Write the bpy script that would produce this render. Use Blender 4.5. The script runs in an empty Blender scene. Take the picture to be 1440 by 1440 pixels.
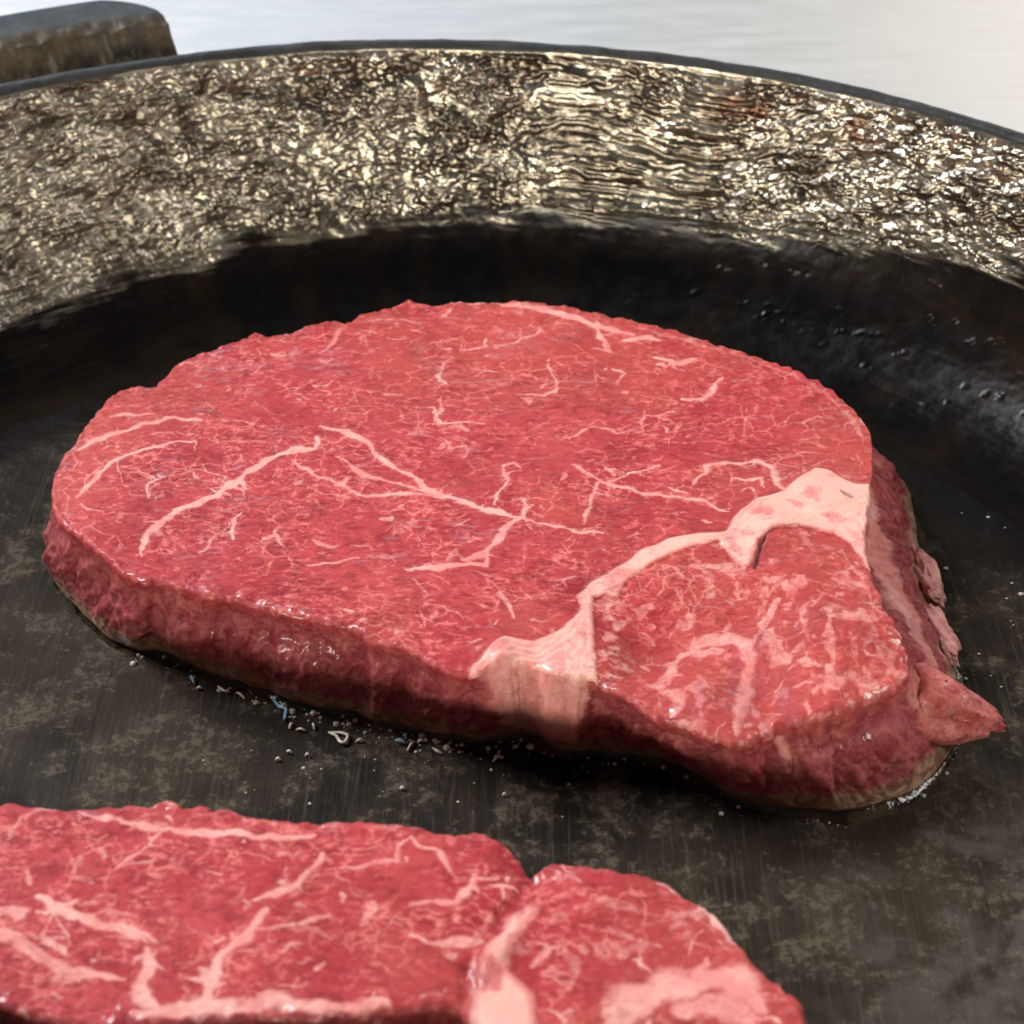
import bpy, math, random
import numpy as np
from mathutils import Vector

# ------------------------------------------------------------------ scene, camera, light
scene = bpy.context.scene
FOV, PITCH, SPAN, ZT = math.radians(32), math.radians(38), 0.135, 0.016
DIST = SPAN / 2 / math.tan(FOV / 2)
FWD = np.array([0, math.cos(PITCH), -math.sin(PITCH)])
UPV = np.array([0, math.sin(PITCH), math.cos(PITCH)])
CAM = np.array([0, 0, ZT]) - DIST * FWD
FPX = 720 / math.tan(FOV / 2)

cam_data = bpy.data.cameras.new('camera')
cam = bpy.data.objects.new('camera', cam_data)
scene.collection.objects.link(cam)
scene.camera = cam
cam.location = CAM
cam.rotation_euler = (math.pi / 2 - PITCH, 0, 0)
cam_data.sensor_width = 36
cam_data.lens = 18 / math.tan(FOV / 2)
cam_data.clip_start, cam_data.clip_end = 0.005, 50
cam_data.dof.use_dof = True
cam_data.dof.focus_distance = DIST * 1.0
cam_data.dof.aperture_fstop = 36

world = bpy.data.worlds.new('World')
scene.world = world
world.use_nodes = True
world.node_tree.nodes['Background'].inputs[0].default_value = (0.75, 0.8, 0.9, 1)
world.node_tree.nodes['Background'].inputs[1].default_value = 0.06

def area_lamp(name, loc, target, sx, sy, power, color):
    d = bpy.data.lights.new(name, 'AREA')
    d.shape = 'RECTANGLE'; d.size = sx; d.size_y = sy
    d.energy = power; d.color = color
    o = bpy.data.objects.new(name, d)
    scene.collection.objects.link(o)
    o.location = loc
    o.rotation_euler = (Vector(target) - Vector(loc)).to_track_quat('-Z', 'Y').to_euler()
    return o

# a broad cool window behind the pan, a ceiling light above it, a warm low window in front of it
area_lamp('window_back', (-0.70, 1.9, 0.95), (0, 0.1, 0), 1.7, 0.7, 10, (0.70, 0.87, 1.0))
area_lamp('room_light_back', (0.95, 1.7, 0.95), (0, 0.1, 0), 1.0, 0.6, 10.5, (1.0, 0.90, 0.76))
area_lamp('window_left', (-0.85, 0.45, 0.95), (0, 0, 0), 0.6, 0.5, 25, (0.97, 0.97, 1.0))
area_lamp('window_right', (1.0, 0.0, 0.75), (0, 0, 0), 0.5, 0.5, 8.5, (1.0, 0.96, 0.91))
area_lamp('window_front', (-0.42, -1.12, 0.255), (0, 0.05, 0.02), 1.0, 0.19, 18.0, (1.0, 0.92, 0.76))

scene.view_settings.view_transform = 'Standard'
scene.view_settings.look = 'None'
scene.view_settings.exposure = 0.0
scene.view_settings.gamma = 1.0
scene.view_settings.use_curve_mapping = False
scene.render.engine = 'CYCLES'
scene.cycles.use_denoising = True

rng = np.random.default_rng(11)
random.seed(11)

# ------------------------------------------------------------------ numeric helpers
PERM = np.random.default_rng(5).permutation(4096).astype(np.int64)
def hsh(i, j, k=0):
    return PERM[(PERM[(PERM[i & 4095] + j) & 4095] + k) & 4095]
GR = np.random.default_rng(7).normal(size=(4096, 3))
GR /= np.linalg.norm(GR, axis=1)[:, None]
def perlin(x, y, z=None):
    x = np.asarray(x, float); y = np.asarray(y, float)
    z = np.zeros_like(x) if z is None else np.asarray(z, float)
    xi, yi, zi = np.floor(x), np.floor(y), np.floor(z)
    xf, yf, zf = x - xi, y - yi, z - zi
    xi = xi.astype(np.int64); yi = yi.astype(np.int64); zi = zi.astype(np.int64)
    u, v, w = [t * t * t * (t * (t * 6 - 15) + 10) for t in (xf, yf, zf)]
    out = 0
    for a in (0, 1):
        for b in (0, 1):
            for c in (0, 1):
                g = GR[hsh(xi + a, yi + b, zi + c)]
                d = g[..., 0] * (xf - a) + g[..., 1] * (yf - b) + g[..., 2] * (zf - c)
                out = out + d * (u if a else 1 - u) * (v if b else 1 - v) * (w if c else 1 - w)
    return out * 1.5
def fbm(x, y, z=None, octs=4, gain=0.5):
    s, a, f = 0, 1.0, 1.0
    for o in range(octs):
        s = s + a * perlin(x * f + 17.3 * o, y * f - 9.1 * o, None if z is None else z * f + 3.7 * o)
        a *= gain; f *= 2.03
    return s
def worley(x, y, jit=0.9):
    xi = np.floor(x).astype(np.int64); yi = np.floor(y).astype(np.int64)
    best = np.full(x.shape, 9.0); idb = np.zeros(x.shape)
    for a in (-1, 0, 1):
        for b in (-1, 0, 1):
            h = hsh(xi + a, yi + b, 3); h2 = hsh(xi + a, yi + b, 11)
            px = xi + a + 0.5 + (h / 4096 - 0.5) * jit
            py = yi + b + 0.5 + (h2 / 4096 - 0.5) * jit
            d = np.hypot(px - x, py - y)
            m = d < best
            best = np.where(m, d, best); idb = np.where(m, hsh(xi + a, yi + b, 29) / 4096, idb)
    return best, idb
def sstep(a, b, x):
    t = np.clip((x - a) / (b - a), 0, 1)
    return t * t * (3 - 2 * t)
def unproj(px, z):
    px = np.asarray(px, float).reshape(-1, 2)
    z = np.broadcast_to(np.asarray(z, float), (len(px),))
    D = ((px[:, 0:1] - 720) / FPX) * np.array([1., 0, 0]) + ((720 - px[:, 1:2]) / FPX) * UPV + FWD
    t = (z - CAM[2]) / D[:, 2]
    return CAM + t[:, None] * D
def Z3(p): return [(40 + x / 2.4, 400 + y / 2.4) for x, y in p]
def Z4(p): return [(600 + x / 2, 400 + y / 2) for x, y in p]
def Z5(p): return [(40 + x / 2.1818, 700 + y / 2.1818) for x, y in p]
def Z6(p): return [(600 + x / 1.7143, 700 + y / 1.7143) for x, y in p]
def Z7(p): return [(x / 2, 1080 + y / 2) for x, y in p]
def Z8(p): return [(620 + x / 1.756, 1080 + y / 1.756) for x, y in p]
def Z9(p): return [(840 + x / 3.6, 840 + y / 3.6) for x, y in p]

# ------------------------------------------------------------------ mesh helpers
def mesh_from(name, V, Q, attrs=None, smooth=True):
    """V (n,3) vertices, Q (m,4) quads (triangle = last index repeated is not used)."""
    m = bpy.data.meshes.new(name)
    n, k = len(V), len(Q)
    m.vertices.add(n); m.vertices.foreach_set('co', np.ascontiguousarray(V, dtype=np.float32).ravel())
    w = Q.shape[1]
    m.loops.add(k * w); m.loops.foreach_set('vertex_index', np.ascontiguousarray(Q, dtype=np.int32).ravel())
    m.polygons.add(k)
    m.polygons.foreach_set('loop_start', np.arange(0, k * w, w, dtype=np.int32))
    m.polygons.foreach_set('loop_total', np.full(k, w, dtype=np.int32))
    m.update(calc_edges=True)
    if smooth:
        m.polygons.foreach_set('use_smooth', np.ones(k, dtype=bool))
    for a, val in (attrs or {}).items():
        at = m.attributes.new(a, 'FLOAT', 'POINT')
        at.data.foreach_set('value', np.ascontiguousarray(val, dtype=np.float32))
    m.validate()
    return m
def vertex_normals(V, Q):
    fn = np.cross(V[Q[:, 2]] - V[Q[:, 0]], V[Q[:, 3]] - V[Q[:, 1]])
    N = np.zeros_like(V)
    for k in range(4):
        for c in range(3):
            N[:, c] += np.bincount(Q[:, k], fn[:, c], len(V))
    return N / (np.linalg.norm(N, axis=1)[:, None] + 1e-20)
def sub_mesh(name, V, Q, keep, attrs=None, N=None):
    q = Q[keep]
    used, inv = np.unique(q.ravel(), return_inverse=True)
    m = mesh_from(name, V[used], inv.reshape(q.shape), {k: v[used] for k, v in (attrs or {}).items()})
    if N is not None and len(m.vertices) == len(used):
        m.normals_split_custom_set_from_vertices(N[used].tolist())
    return m
def link(name, mesh, mat, parent=None):
    o = bpy.data.objects.new(name, mesh)
    scene.collection.objects.link(o)
    if mat: mesh.materials.append(mat)
    if parent:
        o.parent = parent
        o.matrix_parent_inverse = parent.matrix_world.inverted() if False else o.matrix_parent_inverse
    return o
def empty(name, loc=(0, 0, 0)):
    o = bpy.data.objects.new(name, None)
    o.empty_display_size = 0.01
    scene.collection.objects.link(o)
    o.location = loc
    return o
def tag(o, label=None, cat=None, group=None, kind=None):
    if label: o['label'] = label
    if cat: o['category'] = cat
    if group: o['group'] = group
    if kind: o['kind'] = kind
    return o
def grid_quads(nr, nc, wrap=True):
    r = np.arange(nr - 1)[:, None]; c = np.arange(nc if wrap else nc - 1)[None, :]
    c2 = (c + 1) % nc
    a = r * nc + c; b = r * nc + c2; d = (r + 1) * nc + c; e = (r + 1) * nc + c2
    return np.stack([a + 0 * c, b + 0 * r, e + 0 * r, d + 0 * c], -1).reshape(-1, 4)
def tube(pts, radii, n=8):
    pts = np.asarray(pts, float); radii = np.broadcast_to(radii, (len(pts),))
    T = np.gradient(pts, axis=0); T /= np.linalg.norm(T, axis=1)[:, None] + 1e-12
    ref = np.array([0.31, 0.17, 0.93])
    A = np.cross(T, ref); A /= np.linalg.norm(A, axis=1)[:, None]
    B = np.cross(T, A)
    ang = np.linspace(0, 2 * np.pi, n, endpoint=False)
    V = pts[:, None] + radii[:, None, None] * (np.cos(ang)[None, :, None] * A[:, None] + np.sin(ang)[None, :, None] * B[:, None])
    V = np.concatenate([np.repeat(pts[:1][None], n, 1), V, np.repeat(pts[-1:][None], n, 1)])
    return V.reshape(-1, 3), grid_quads(len(pts) + 2, n)

# ------------------------------------------------------------------ material helpers
class NT:
    def __init__(self, name):
        self.mat = bpy.data.materials.new(name); self.mat.use_nodes = True
        self.t = self.mat.node_tree; self.n = self.t.nodes; self.l = self.t.links
        self.bsdf = self.n['Principled BSDF']
        self.co = self.n.new('ShaderNodeTexCoord').outputs['Object']
    def link(self, a, b): self.l.new(a, b)
    def put(self, sock, v):
        if isinstance(v, (int, float)): sock.default_value = v
        elif isinstance(v, (tuple, list)): sock.default_value = (*v, 1) if len(v) == 3 and sock.type == 'RGBA' else v
        else: self.l.new(v, sock)
    def mapping(self, scale, rot=(0, 0, 0), vec=None):
        m = self.n.new('ShaderNodeMapping'); self.put(m.inputs['Vector'], vec or self.co)
        m.inputs['Scale'].default_value = scale; m.inputs['Rotation'].default_value = rot
        return m.outputs[0]
    def noise(self, scale, detail=4, rough=0.55, dist=0.0, vec=None):
        m = self.n.new('ShaderNodeTexNoise'); self.put(m.inputs['Vector'], vec or self.co)
        m.inputs['Scale'].default_value = scale; m.inputs['Detail'].default_value = detail
        m.inputs['Roughness'].default_value = rough; m.inputs['Distortion'].default_value = dist
        return m.outputs[0]
    def voronoi(self, scale, feature='F1', vec=None, rnd=1.0):
        m = self.n.new('ShaderNodeTexVoronoi'); m.feature = feature
        self.put(m.inputs['Vector'], vec or self.co); m.inputs['Scale'].default_value = scale
        m.inputs['Randomness'].default_value = rnd
        return m.outputs['Distance']
    def ramp(self, v, a, b, lo=0.0, hi=1.0, smooth=True):
        m = self.n.new('ShaderNodeMapRange'); m.interpolation_type = 'SMOOTHSTEP' if smooth else 'LINEAR'
        self.put(m.inputs[0], v); m.inputs[1].default_value = a; m.inputs[2].default_value = b
        m.inputs[3].default_value = lo; m.inputs[4].default_value = hi
        return m.outputs[0]
    def math(self, op, a, b=0.0, clamp=False):
        m = self.n.new('ShaderNodeMath'); m.operation = op; m.use_clamp = clamp
        self.put(m.inputs[0], a); self.put(m.inputs[1], b)
        return m.outputs[0]
    def mix(self, f, a, b, blend='MIX'):
        m = self.n.new('ShaderNodeMix'); m.data_type = 'RGBA'; m.blend_type = blend
        self.put(m.inputs[0], f); self.put(m.inputs[6], a); self.put(m.inputs[7], b)
        return m.outputs[2]
    def attr(self, name):
        m = self.n.new('ShaderNodeAttribute'); m.attribute_name = name
        return m.outputs['Fac']
    def bump(self, h, dist, strength=1.0, normal=None):
        m = self.n.new('ShaderNodeBump'); self.put(m.inputs['Height'], h)
        m.inputs['Distance'].default_value = dist; m.inputs['Strength'].default_value = strength
        if normal is not None: self.l.new(normal, m.inputs['Normal'])
        return m.outputs[0]
    def set(self, **kw):
        for k, v in kw.items():
            self.put(self.bsdf.inputs[k.replace('_', ' ')], v)

# ------------------------------------------------------------------ materials
def meat_material(name, soft=0.0):
    m = NT(name)
    fat_a, cook, dark, purp, side = [m.attr(a) for a in ('fat', 'cook', 'dark', 'purple', 'side')]
    gloss = m.attr('gloss')
    st = m.mapping((1, 1.7, 1.3))                       # grain lies along x
    big = m.noise(85, 4, 0.55, 0.6)
    mid = m.noise(330, 3, 0.6, 1.2, st)
    fine = m.noise(850, 5, 0.72, 0.25, st)
    lean = m.mix(m.ramp(big, 0.35, 0.65), (0.37, 0.023, 0.033), (0.46, 0.045, 0.050))
    lean = m.mix(m.ramp(mid, 0.36, 0.54, 0.75, 0.0), lean, (0.25, 0.009, 0.017))
    flecks = m.math('MULTIPLY', m.ramp(fine, 0.50, 0.60), m.ramp(m.noise(170, 4, 0.65, 0.6), 0.40, 0.60, 0.10, 0.85))
    lean = m.mix(flecks, lean, (0.66, 0.155, 0.14))
    lean = m.mix(m.ramp(m.noise(32, 3, 0.5, 0.5), 0.45, 0.62, 0, 0.4), lean, (0.46, 0.075, 0.05))
    # fine web of connective tissue
    wv = m.n.new('ShaderNodeVectorMath'); wv.operation = 'ADD'
    nc = m.n.new('ShaderNodeTexNoise'); nc.inputs['Scale'].default_value = 420; nc.inputs['Detail'].default_value = 3; m.l.new(m.co, nc.inputs['Vector'])
    sc = m.n.new('ShaderNodeVectorMath'); sc.operation = 'SCALE'; m.l.new(nc.outputs['Color'], sc.inputs[0]); sc.inputs['Scale'].default_value = 0.0030
    m.l.new(m.co, wv.inputs[0]); m.l.new(sc.outputs[0], wv.inputs[1])
    web = m.ramp(m.voronoi(310, 'DISTANCE_TO_EDGE', wv.outputs[0]), 0.0, 0.075, 1.0, 0.0)
    web = m.math('MULTIPLY', web, m.ramp(m.noise(150, 3), 0.47, 0.62, 0.0, 0.8))
    lean = m.mix(m.math('MULTIPLY', web, m.ramp(fine, 0.35, 0.55, 0.2, 1.0)), lean, (0.72, 0.21, 0.175))
    # thin dark fibre cracks
    cr = m.noise(260, 3, 0.6, 0.8, m.mapping((1, 2.8, 1.5)))
    crack = m.ramp(m.math('ABSOLUTE', m.math('SUBTRACT', cr, 0.5)), 0.0, 0.018, 1.0, 0.0)
    crack = m.math('MULTIPLY', crack, m.ramp(m.noise(60, 2), 0.5, 0.62))
    lean = m.mix(m.math('MULTIPLY', crack, 0.55), lean, (0.20, 0.008, 0.012))
    lean = m.mix(m.math('MULTIPLY', side, 0.85), lean, m.mix(m.ramp(mid, 0.35, 0.7), (0.23, 0.030, 0.042), (0.44, 0.13, 0.125)))
    # fat: mask sharpened and frayed by noise
    nn = m.math('SUBTRACT', m.noise(900, 4, 0.7, 1.0), 0.5)
    f = m.math('ADD', fat_a, m.math('MULTIPLY', nn, 1.0))
    f = m.ramp(f, 0.18, 0.90)
    f = m.math('MULTIPLY', f, m.ramp(fat_a, 0.0, 0.5, 0.0, 0.97))
    fatc = m.mix(m.ramp(m.noise(140, 4, 0.6, 0.6), 0.38, 0.64), (0.72, 0.255, 0.23), (0.80, 0.40, 0.355))
    fatc = m.mix(m.ramp(m.math('ADD', fat_a, m.math('MULTIPLY', nn, 0.15)), 0.88, 1.0, 0, 0.5), fatc, (0.88, 0.53, 0.43))
    col = m.mix(f, lean, fatc)
    col = m.mix(m.math('MULTIPLY', purp, m.ramp(fine, 0.35, 0.6)), col, (0.27, 0.06, 0.11))
    col = m.mix(dark, col, (0.05, 0.012, 0.012))
    cn = m.math('ADD', cook, m.math('MULTIPLY', m.math('SUBTRACT', m.noise(350, 4), 0.5), 0.9))
    col = m.mix(m.ramp(cn, 0.35, 0.85, 0, 0.9), col, m.mix(m.ramp(mid, 0.4, 0.62), (0.20, 0.10, 0.055), (0.40, 0.27, 0.17)))
    rough = m.ramp(m.noise(240, 3), 0.3, 0.7, 0.34, 0.55)
    h = m.math('ADD', m.math('MULTIPLY', fine, 0.5), m.math('MULTIPLY', m.noise(2100, 3, 0.6, 1.0, st), 0.35))
    h = m.math('ADD', h, m.math('MULTIPLY', mid, 0.7))
    h = m.math('SUBTRACT', h, m.math('MULTIPLY', crack, 0.5))
    nrm = m.bump(h, 0.00042, 0.75)
    m.set(Base_Color=col, Roughness=rough, Normal=nrm, Specular_IOR_Level=0.24,
          Subsurface_Weight=0.16, Subsurface_Radius=(1.0, 0.35, 0.28), Subsurface_Scale=0.0011,
          Coat_Weight=m.math('ADD', m.ramp(m.noise(120, 3), 0.50, 0.70, 0.0, 0.55), m.math('ADD', m.math('MULTIPLY', side, 0.25), gloss)), Coat_Roughness=0.11)
    return m.mat

def iron_floor_material():
    m = NT('seasoned_iron_floor')
    big = m.noise(26, 5, 0.6, 0.5)
    mid = m.noise(130, 5, 0.65, 0.4)
    scr = m.noise(55, 6, 0.75, 0.3, m.mapping((34, 1.3, 1), (0, 0, math.radians(4))))
    scr2 = m.noise(55, 5, 0.75, 0.3, m.mapping((1.0, 18, 1), (0, 0, math.radians(-12))))
    grit = m.noise(760, 5, 0.75)
    base = m.mix(m.ramp(big, 0.40, 0.62), (0.007, 0.0055, 0.004), (0.030, 0.021, 0.012))
    base = m.mix(m.ramp(mid, 0.44, 0.66, 0.0, 0.7), base, (0.050, 0.039, 0.025))
    base = m.mix(m.ramp(scr, 0.52, 0.66, 0.0, 0.5), base, (0.070, 0.057, 0.038))
    base = m.mix(m.ramp(scr, 0.46, 0.36, 0.0, 0.5), base, (0.007, 0.006, 0.005))
    base = m.mix(m.ramp(m.math('MULTIPLY', grit, m.ramp(mid, 0.3, 0.7, 0.7, 1.1)), 0.48, 0.60, 0, 0.6), base, (0.115, 0.095, 0.066))
    wet_shade = m.attr('wet_shade')
    base = m.mix(wet_shade, base, (0.006, 0.005, 0.005))  # oily zone; the pan wall's dark reflection is painted in as black
    dry = m.math('MULTIPLY', m.attr('dry'), m.ramp(m.noise(90, 5, 0.65, 0.5), 0.42, 0.58))
    base = m.mix(m.math('MULTIPLY', dry, 0.3), base, (0.15, 0.14, 0.125))
    r = m.math('SUBTRACT', m.ramp(m.noise(75, 4, 0.6), 0.35, 0.65, 0.48, 0.68), m.math('MULTIPLY', wet_shade, 0.34))
    h = m.math('ADD', m.math('MULTIPLY', scr, 0.35), m.math('MULTIPLY', scr2, 0.25))
    h = m.math('ADD', h, m.math('MULTIPLY', grit, 0.5))
    h = m.math('ADD', h, m.math('MULTIPLY', mid, 0.8))
    m.set(Base_Color=base, Roughness=r, Specular_IOR_Level=m.ramp(wet_shade, 0, 1, 0.13, 0.28), Normal=m.bump(h, 0.00035, 0.7))
    return m.mat

def iron_wall_material():
    m = NT('seasoned_iron_wall')
    big = m.noise(95, 5, 0.65, 0.5, m.mapping((1, 1, 1.8)))
    mid = m.noise(420, 4, 0.65, 0.5)
    base = m.mix(m.ramp(big, 0.4, 0.62), (0.10, 0.083, 0.062), (0.36, 0.325, 0.26))
    base = m.mix(m.ramp(mid, 0.5, 0.7, 0, 0.5), base, (0.50, 0.47, 0.40))
    rust = m.attr('rust')
    base = m.mix(m.math('MULTIPLY', rust, m.ramp(mid, 0.3, 0.6)), base, (0.12, 0.05, 0.024))
    wet_shade = m.attr('wet_shade')
    base = m.mix(wet_shade, base, m.mix(m.ramp(m.noise(90, 4, 0.6), 0.45, 0.7), (0.005, 0.004, 0.004), (0.012, 0.008, 0.005)))  # oily lower wall, with its lack of lamp reflection painted black
    vd = m.voronoi(820, 'F1', m.mapping((1, 1, 1.4)))
    h = m.math('ADD', m.math('MULTIPLY', m.noise(1700, 3, 0.6), 0.6), m.math('MULTIPLY', m.math('MULTIPLY', vd, vd), -1.3))
    m.set(Base_Color=base, Roughness=m.math('ADD', m.ramp(m.noise(300, 3), 0.3, 0.7, 0.20, 0.34), m.math('MULTIPLY', m.math('MULTIPLY', m.attr('dull'), 0.17), m.math('SUBTRACT', 1.0, wet_shade))), Metallic=m.ramp(wet_shade, 0, 1, 0.85, 0.0),
          Specular_IOR_Level=m.ramp(wet_shade, 0, 1, 0.5, 0.16), Normal=m.bump(m.math('MULTIPLY', h, m.math('MULTIPLY', m.ramp(wet_shade, 0, 1, 1.0, 0.25), m.ramp(m.noise(130, 3), 0.35, 0.65, 0.25, 1.0))), 0.00007, 0.85))
    return m.mat

def iron_plain_material():
    m = NT('smooth_dark_iron')
    n = m.noise(160, 5, 0.65)
    base = m.mix(m.ramp(n, 0.4, 0.65), (0.016, 0.017, 0.019), (0.030, 0.030, 0.031))
    brown = m.attr('brown')
    base = m.mix(m.math('MULTIPLY', brown, m.ramp(m.noise(210, 4, 0.6), 0.36, 0.6, 0.3, 1.0)), base, (0.075, 0.056, 0.034))
    m.set(Base_Color=base, Roughness=m.ramp(m.noise(300, 4), 0.3, 0.7, 0.42, 0.6), Specular_IOR_Level=0.3, Metallic=m.math('MULTIPLY', brown, 0.4),
          Normal=m.bump(m.noise(900, 4, 0.6), 0.00025, 0.6))
    return m.mat

def steel_material():
    m = NT('brushed_steel')
    br = m.noise(14, 5, 0.7, 0.2, m.mapping((3, 42, 1), (0, 0, math.radians(-14))))
    cl = m.noise(5, 3)
    base = m.mix(m.ramp(br, 0.38, 0.62), (0.53, 0.53, 0.53), (0.63, 0.63, 0.63))
    base = m.mix(m.ramp(cl, 0.4, 0.65, 0, 0.4), base, (0.66, 0.65, 0.62))
    m.set(Base_Color=base, Metallic=0.75, Roughness=m.ramp(br, 0.3, 0.7, 0.45, 0.6), Normal=m.bump(br, 0.0004, 0.15))
    return m.mat

M_MEAT = meat_material('raw_beef')
M_FLOOR, M_WALL, M_IRON, M_STEEL = iron_floor_material(), iron_wall_material(), iron_plain_material(), steel_material()

# ------------------------------------------------------------------ counter
V = np.array([(-3, -1.5, 0), (3, -1.5, 0), (3, 4, 0), (-3, 4, 0)], float); V[:, 2] = -0.0065
counter = link('countertop', mesh_from('countertop', V, np.array([[0, 1, 2, 3]])), M_STEEL)
tag(counter, kind='structure')

# ------------------------------------------------------------------ skillet
PC = np.array([-0.0140, -0.0400])            # centre of the pan
skillet = empty('cast_iron_skillet', (PC[0], PC[1], -0.0065))
tag(skillet, 'black cast iron skillet with pitted glossy side wall, holding two raw steaks', 'skillet')

RF, RI, RO, HR = 0.1042, 0.1352, 0.1380, 0.0400
def pan_profile():
    fl = np.concatenate([[0.0], np.linspace(0.004, RF, 90)])
    P = [(r, 0.0) for r in fl]
    n_floor = len(P)
    fr = 0.0240; th = np.linspace(0, math.radians(70), 95)[1:]
    for t in th:
        P.append((RF + fr * math.sin(t), fr * (1 - math.cos(t))))
    r0, z0 = P[-1]
    for t in np.linspace(0, 1, 130)[1:]:
        P.append((r0 + (RI - r0) * t, z0 + (HR - 0.0010 - z0) * t))
    n_wall = len(P)
    for t in np.linspace(0, 1, 6)[1:]:
        a = t * math.pi / 2
        P.append((RI + 0.0012 * (1 - math.cos(a)), HR - 0.0010 + 0.0010 * math.sin(a)))
    for t in np.linspace(0, 1, 6)[1:]:
        P.append((RI + 0.0012 + (RO - 0.0012 - RI - 0.0012) * t, HR))
    for t in np.linspace(0, 1, 6)[1:]:
        a = t * math.pi / 2
        P.append((RO - 0.0012 + 0.0012 * math.sin(a), HR - 0.0012 * (1 - math.cos(a))))
    n_rim = len(P)
    P += [(RO - 0.0005, HR - 0.008), (RO - 0.003, HR - 0.011), (RO - 0.005, 0.015), (RO - 0.009, 0.002), (RO - 0.014, -0.0045), (RO - 0.018, -0.0064), (0.05, -0.0064), (0.0, -0.0064)]
    return np.array(P), n_floor, n_wall, n_rim
PP, nF, nW, nR = pan_profile()
a1, a2 = math.radians(22), math.radians(152)
ANG = np.concatenate([np.linspace(a1, a2, 1500, endpoint=False), np.linspace(a2, a1 + 2 * math.pi, 420, endpoint=False)])
NA = len(ANG)
r_, z_ = PP[:, 0][:, None] + 0 * ANG, PP[:, 1][:, None] + 0 * ANG
A_ = ANG[None, :] + 0 * r_
rows = np.arange(len(PP))[:, None] + 0 * A_
seg = np.r_[0, np.cumsum(np.hypot(np.diff(PP[:, 0]), np.diff(PP[:, 1])))]
arcv = (seg - seg[nF - 1])[:, None] + 0 * A_             # metres up the wall from the floor's edge
s_ = A_ * 0.13
# relief of the wall: lumps, beads, pits and turning marks
msk = np.zeros_like(A_)
wrow = (rows >= nF - 6) & (rows < nW)
sx, vv = s_[wrow], arcv[wrow]
leftness = sstep(1.75, 2.05, A_[wrow]) * sstep(6.0, 4.6, A_[wrow]); rightness = np.maximum(sstep(1.45, 1.15, A_[wrow]), sstep(5.2, 6.4, A_[wrow]))
warp = fbm(sx * 160, vv * 160, octs=3) * 0.0012
uu = sx + 0.9 * vv * rightness
lump = fbm(uu * 390 + 5, (vv + warp) * 640, octs=4, gain=0.55)
coarse = fbm(uu * 110, vv * 190, octs=3)
d1, id1 = worley((uu + warp) * 760, (vv + 0.5 * warp) * 1150)
bead = np.clip(1 - (d1 / (0.30 + 0.35 * id1)) ** 2, 0, 1) ** 0.7
d2, id2 = worley(uu * 330 + 40, vv * 520 + 9)
bead2 = np.clip(1 - (d2 / (0.25 + 0.4 * id2)) ** 2, 0, 1) ** 0.7
groove = fbm(sx * 45, vv * 1150, octs=3)
AW = seg[nW - 1] - seg[nF - 1]
lowz = np.interp(np.degrees(A_[wrow]), [22, 40, 45, 63, 85, 100, 118, 135, 150, 270, 330, 382], [0.036, 0.0390, 0.0370, 0.0300, 0.0280, 0.0250, 0.0205, 0.0190, 0.022, 0.024, 0.028, 0.036])  # lower limit of the lamp-lit band; below it the wall is painted dark
lowz = lowz + 0.0030 * fbm(sx * 75, sx * 0 + 3, octs=4) + 0.0040 * fbm(sx * 70 + 4, vv * 800, octs=4)
hi_ = sstep(-0.0026, 0.0026, vv - lowz)                 # the rough upper zone
sparse = (id1 > 0.80) * sstep(0.10, 0.45, fbm(sx * 60, vv * 380 + 3 + sx * 90, octs=3)) * sstep(0.004, 0.018, vv) * (0.25 + rightness)
disp = hi_ * (0.00040 * lump + 0.00060 * coarse + 0.00030 * bead * sstep(-0.3, 0.4, coarse) + 0.00030 * bead2) + (1 - hi_) * (0.00014 * bead * sparse + 0.00003 * lump)
disp += 0.00026 * groove * (leftness * sstep(0.036, 0.024, vv) + 0.12 * (1 - leftness) * sstep(0.03, 0.016, vv)) * sstep(0.003, 0.009, vv)
disp *= sstep(0.0, 0.004, vv) * sstep(AW - 0.0002, AW - 0.0010, vv) * 1.0 + 0
D = np.zeros_like(A_); D[wrow] = disp
# normal of the profile (pointing inwards)
t = np.gradient(PP, axis=0); t /= np.linalg.norm(t, axis=1)[:, None] + 1e-12
nr, nz = -t[:, 1][:, None], t[:, 0][:, None]
r2, z2 = r_ + nr * D, z_ + nz * D
# shallow ripples of the floor
fr_ = (rows < nF) & (r_ > 0.003)
fx, fy = (r_ * np.cos(A_))[fr_], (r_ * np.sin(A_))[fr_]
rip = fbm(fx * 130, fy * 420, octs=3) * sstep(0.03, 0.09, fy) + 0.4 * fbm(fx * 90, fy * 90, octs=3)
z2[fr_] += 0.00011 * rip * sstep(RF, RF - 0.004, r_[fr_])
# rim edge slightly uneven
rimrow = (rows >= nW - 4) & (rows < nR)
z2[rimrow] += 0.00022 * fbm(s_[rimrow] * 120, r_[rimrow] * 300, octs=3) + 0.0003 * perlin(s_[rimrow] * 25, 0 * s_[rimrow])
Vp = np.stack([r2 * np.cos(A_), r2 * np.sin(A_), z2 + 0.0065], -1).reshape(-1, 3)
wet_shade = np.zeros_like(A_)
wet_shade[wrow] = np.clip(np.maximum(1 - hi_, 0.55 * sstep(0.30, 0.9, fbm(uu * 95 + 7, vv * 260 + 2, octs=4)) * sstep(0.02, 0.04, vv)), 0, 1)  # painted dark below the lit band, plus random dark spots higher up
X, Y = r_ * np.cos(A_) + PC[0], r_ * np.sin(A_) + PC[1]
fl = rows < nF
wet_shade[fl] = np.clip(sstep(0.015, 0.060, Y[fl] + 0.012 * fbm(X[fl] * 60, Y[fl] * 60, octs=3)) * 1.0, 0, 1)  # back of the floor blackened as if mirroring the dark wall
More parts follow.
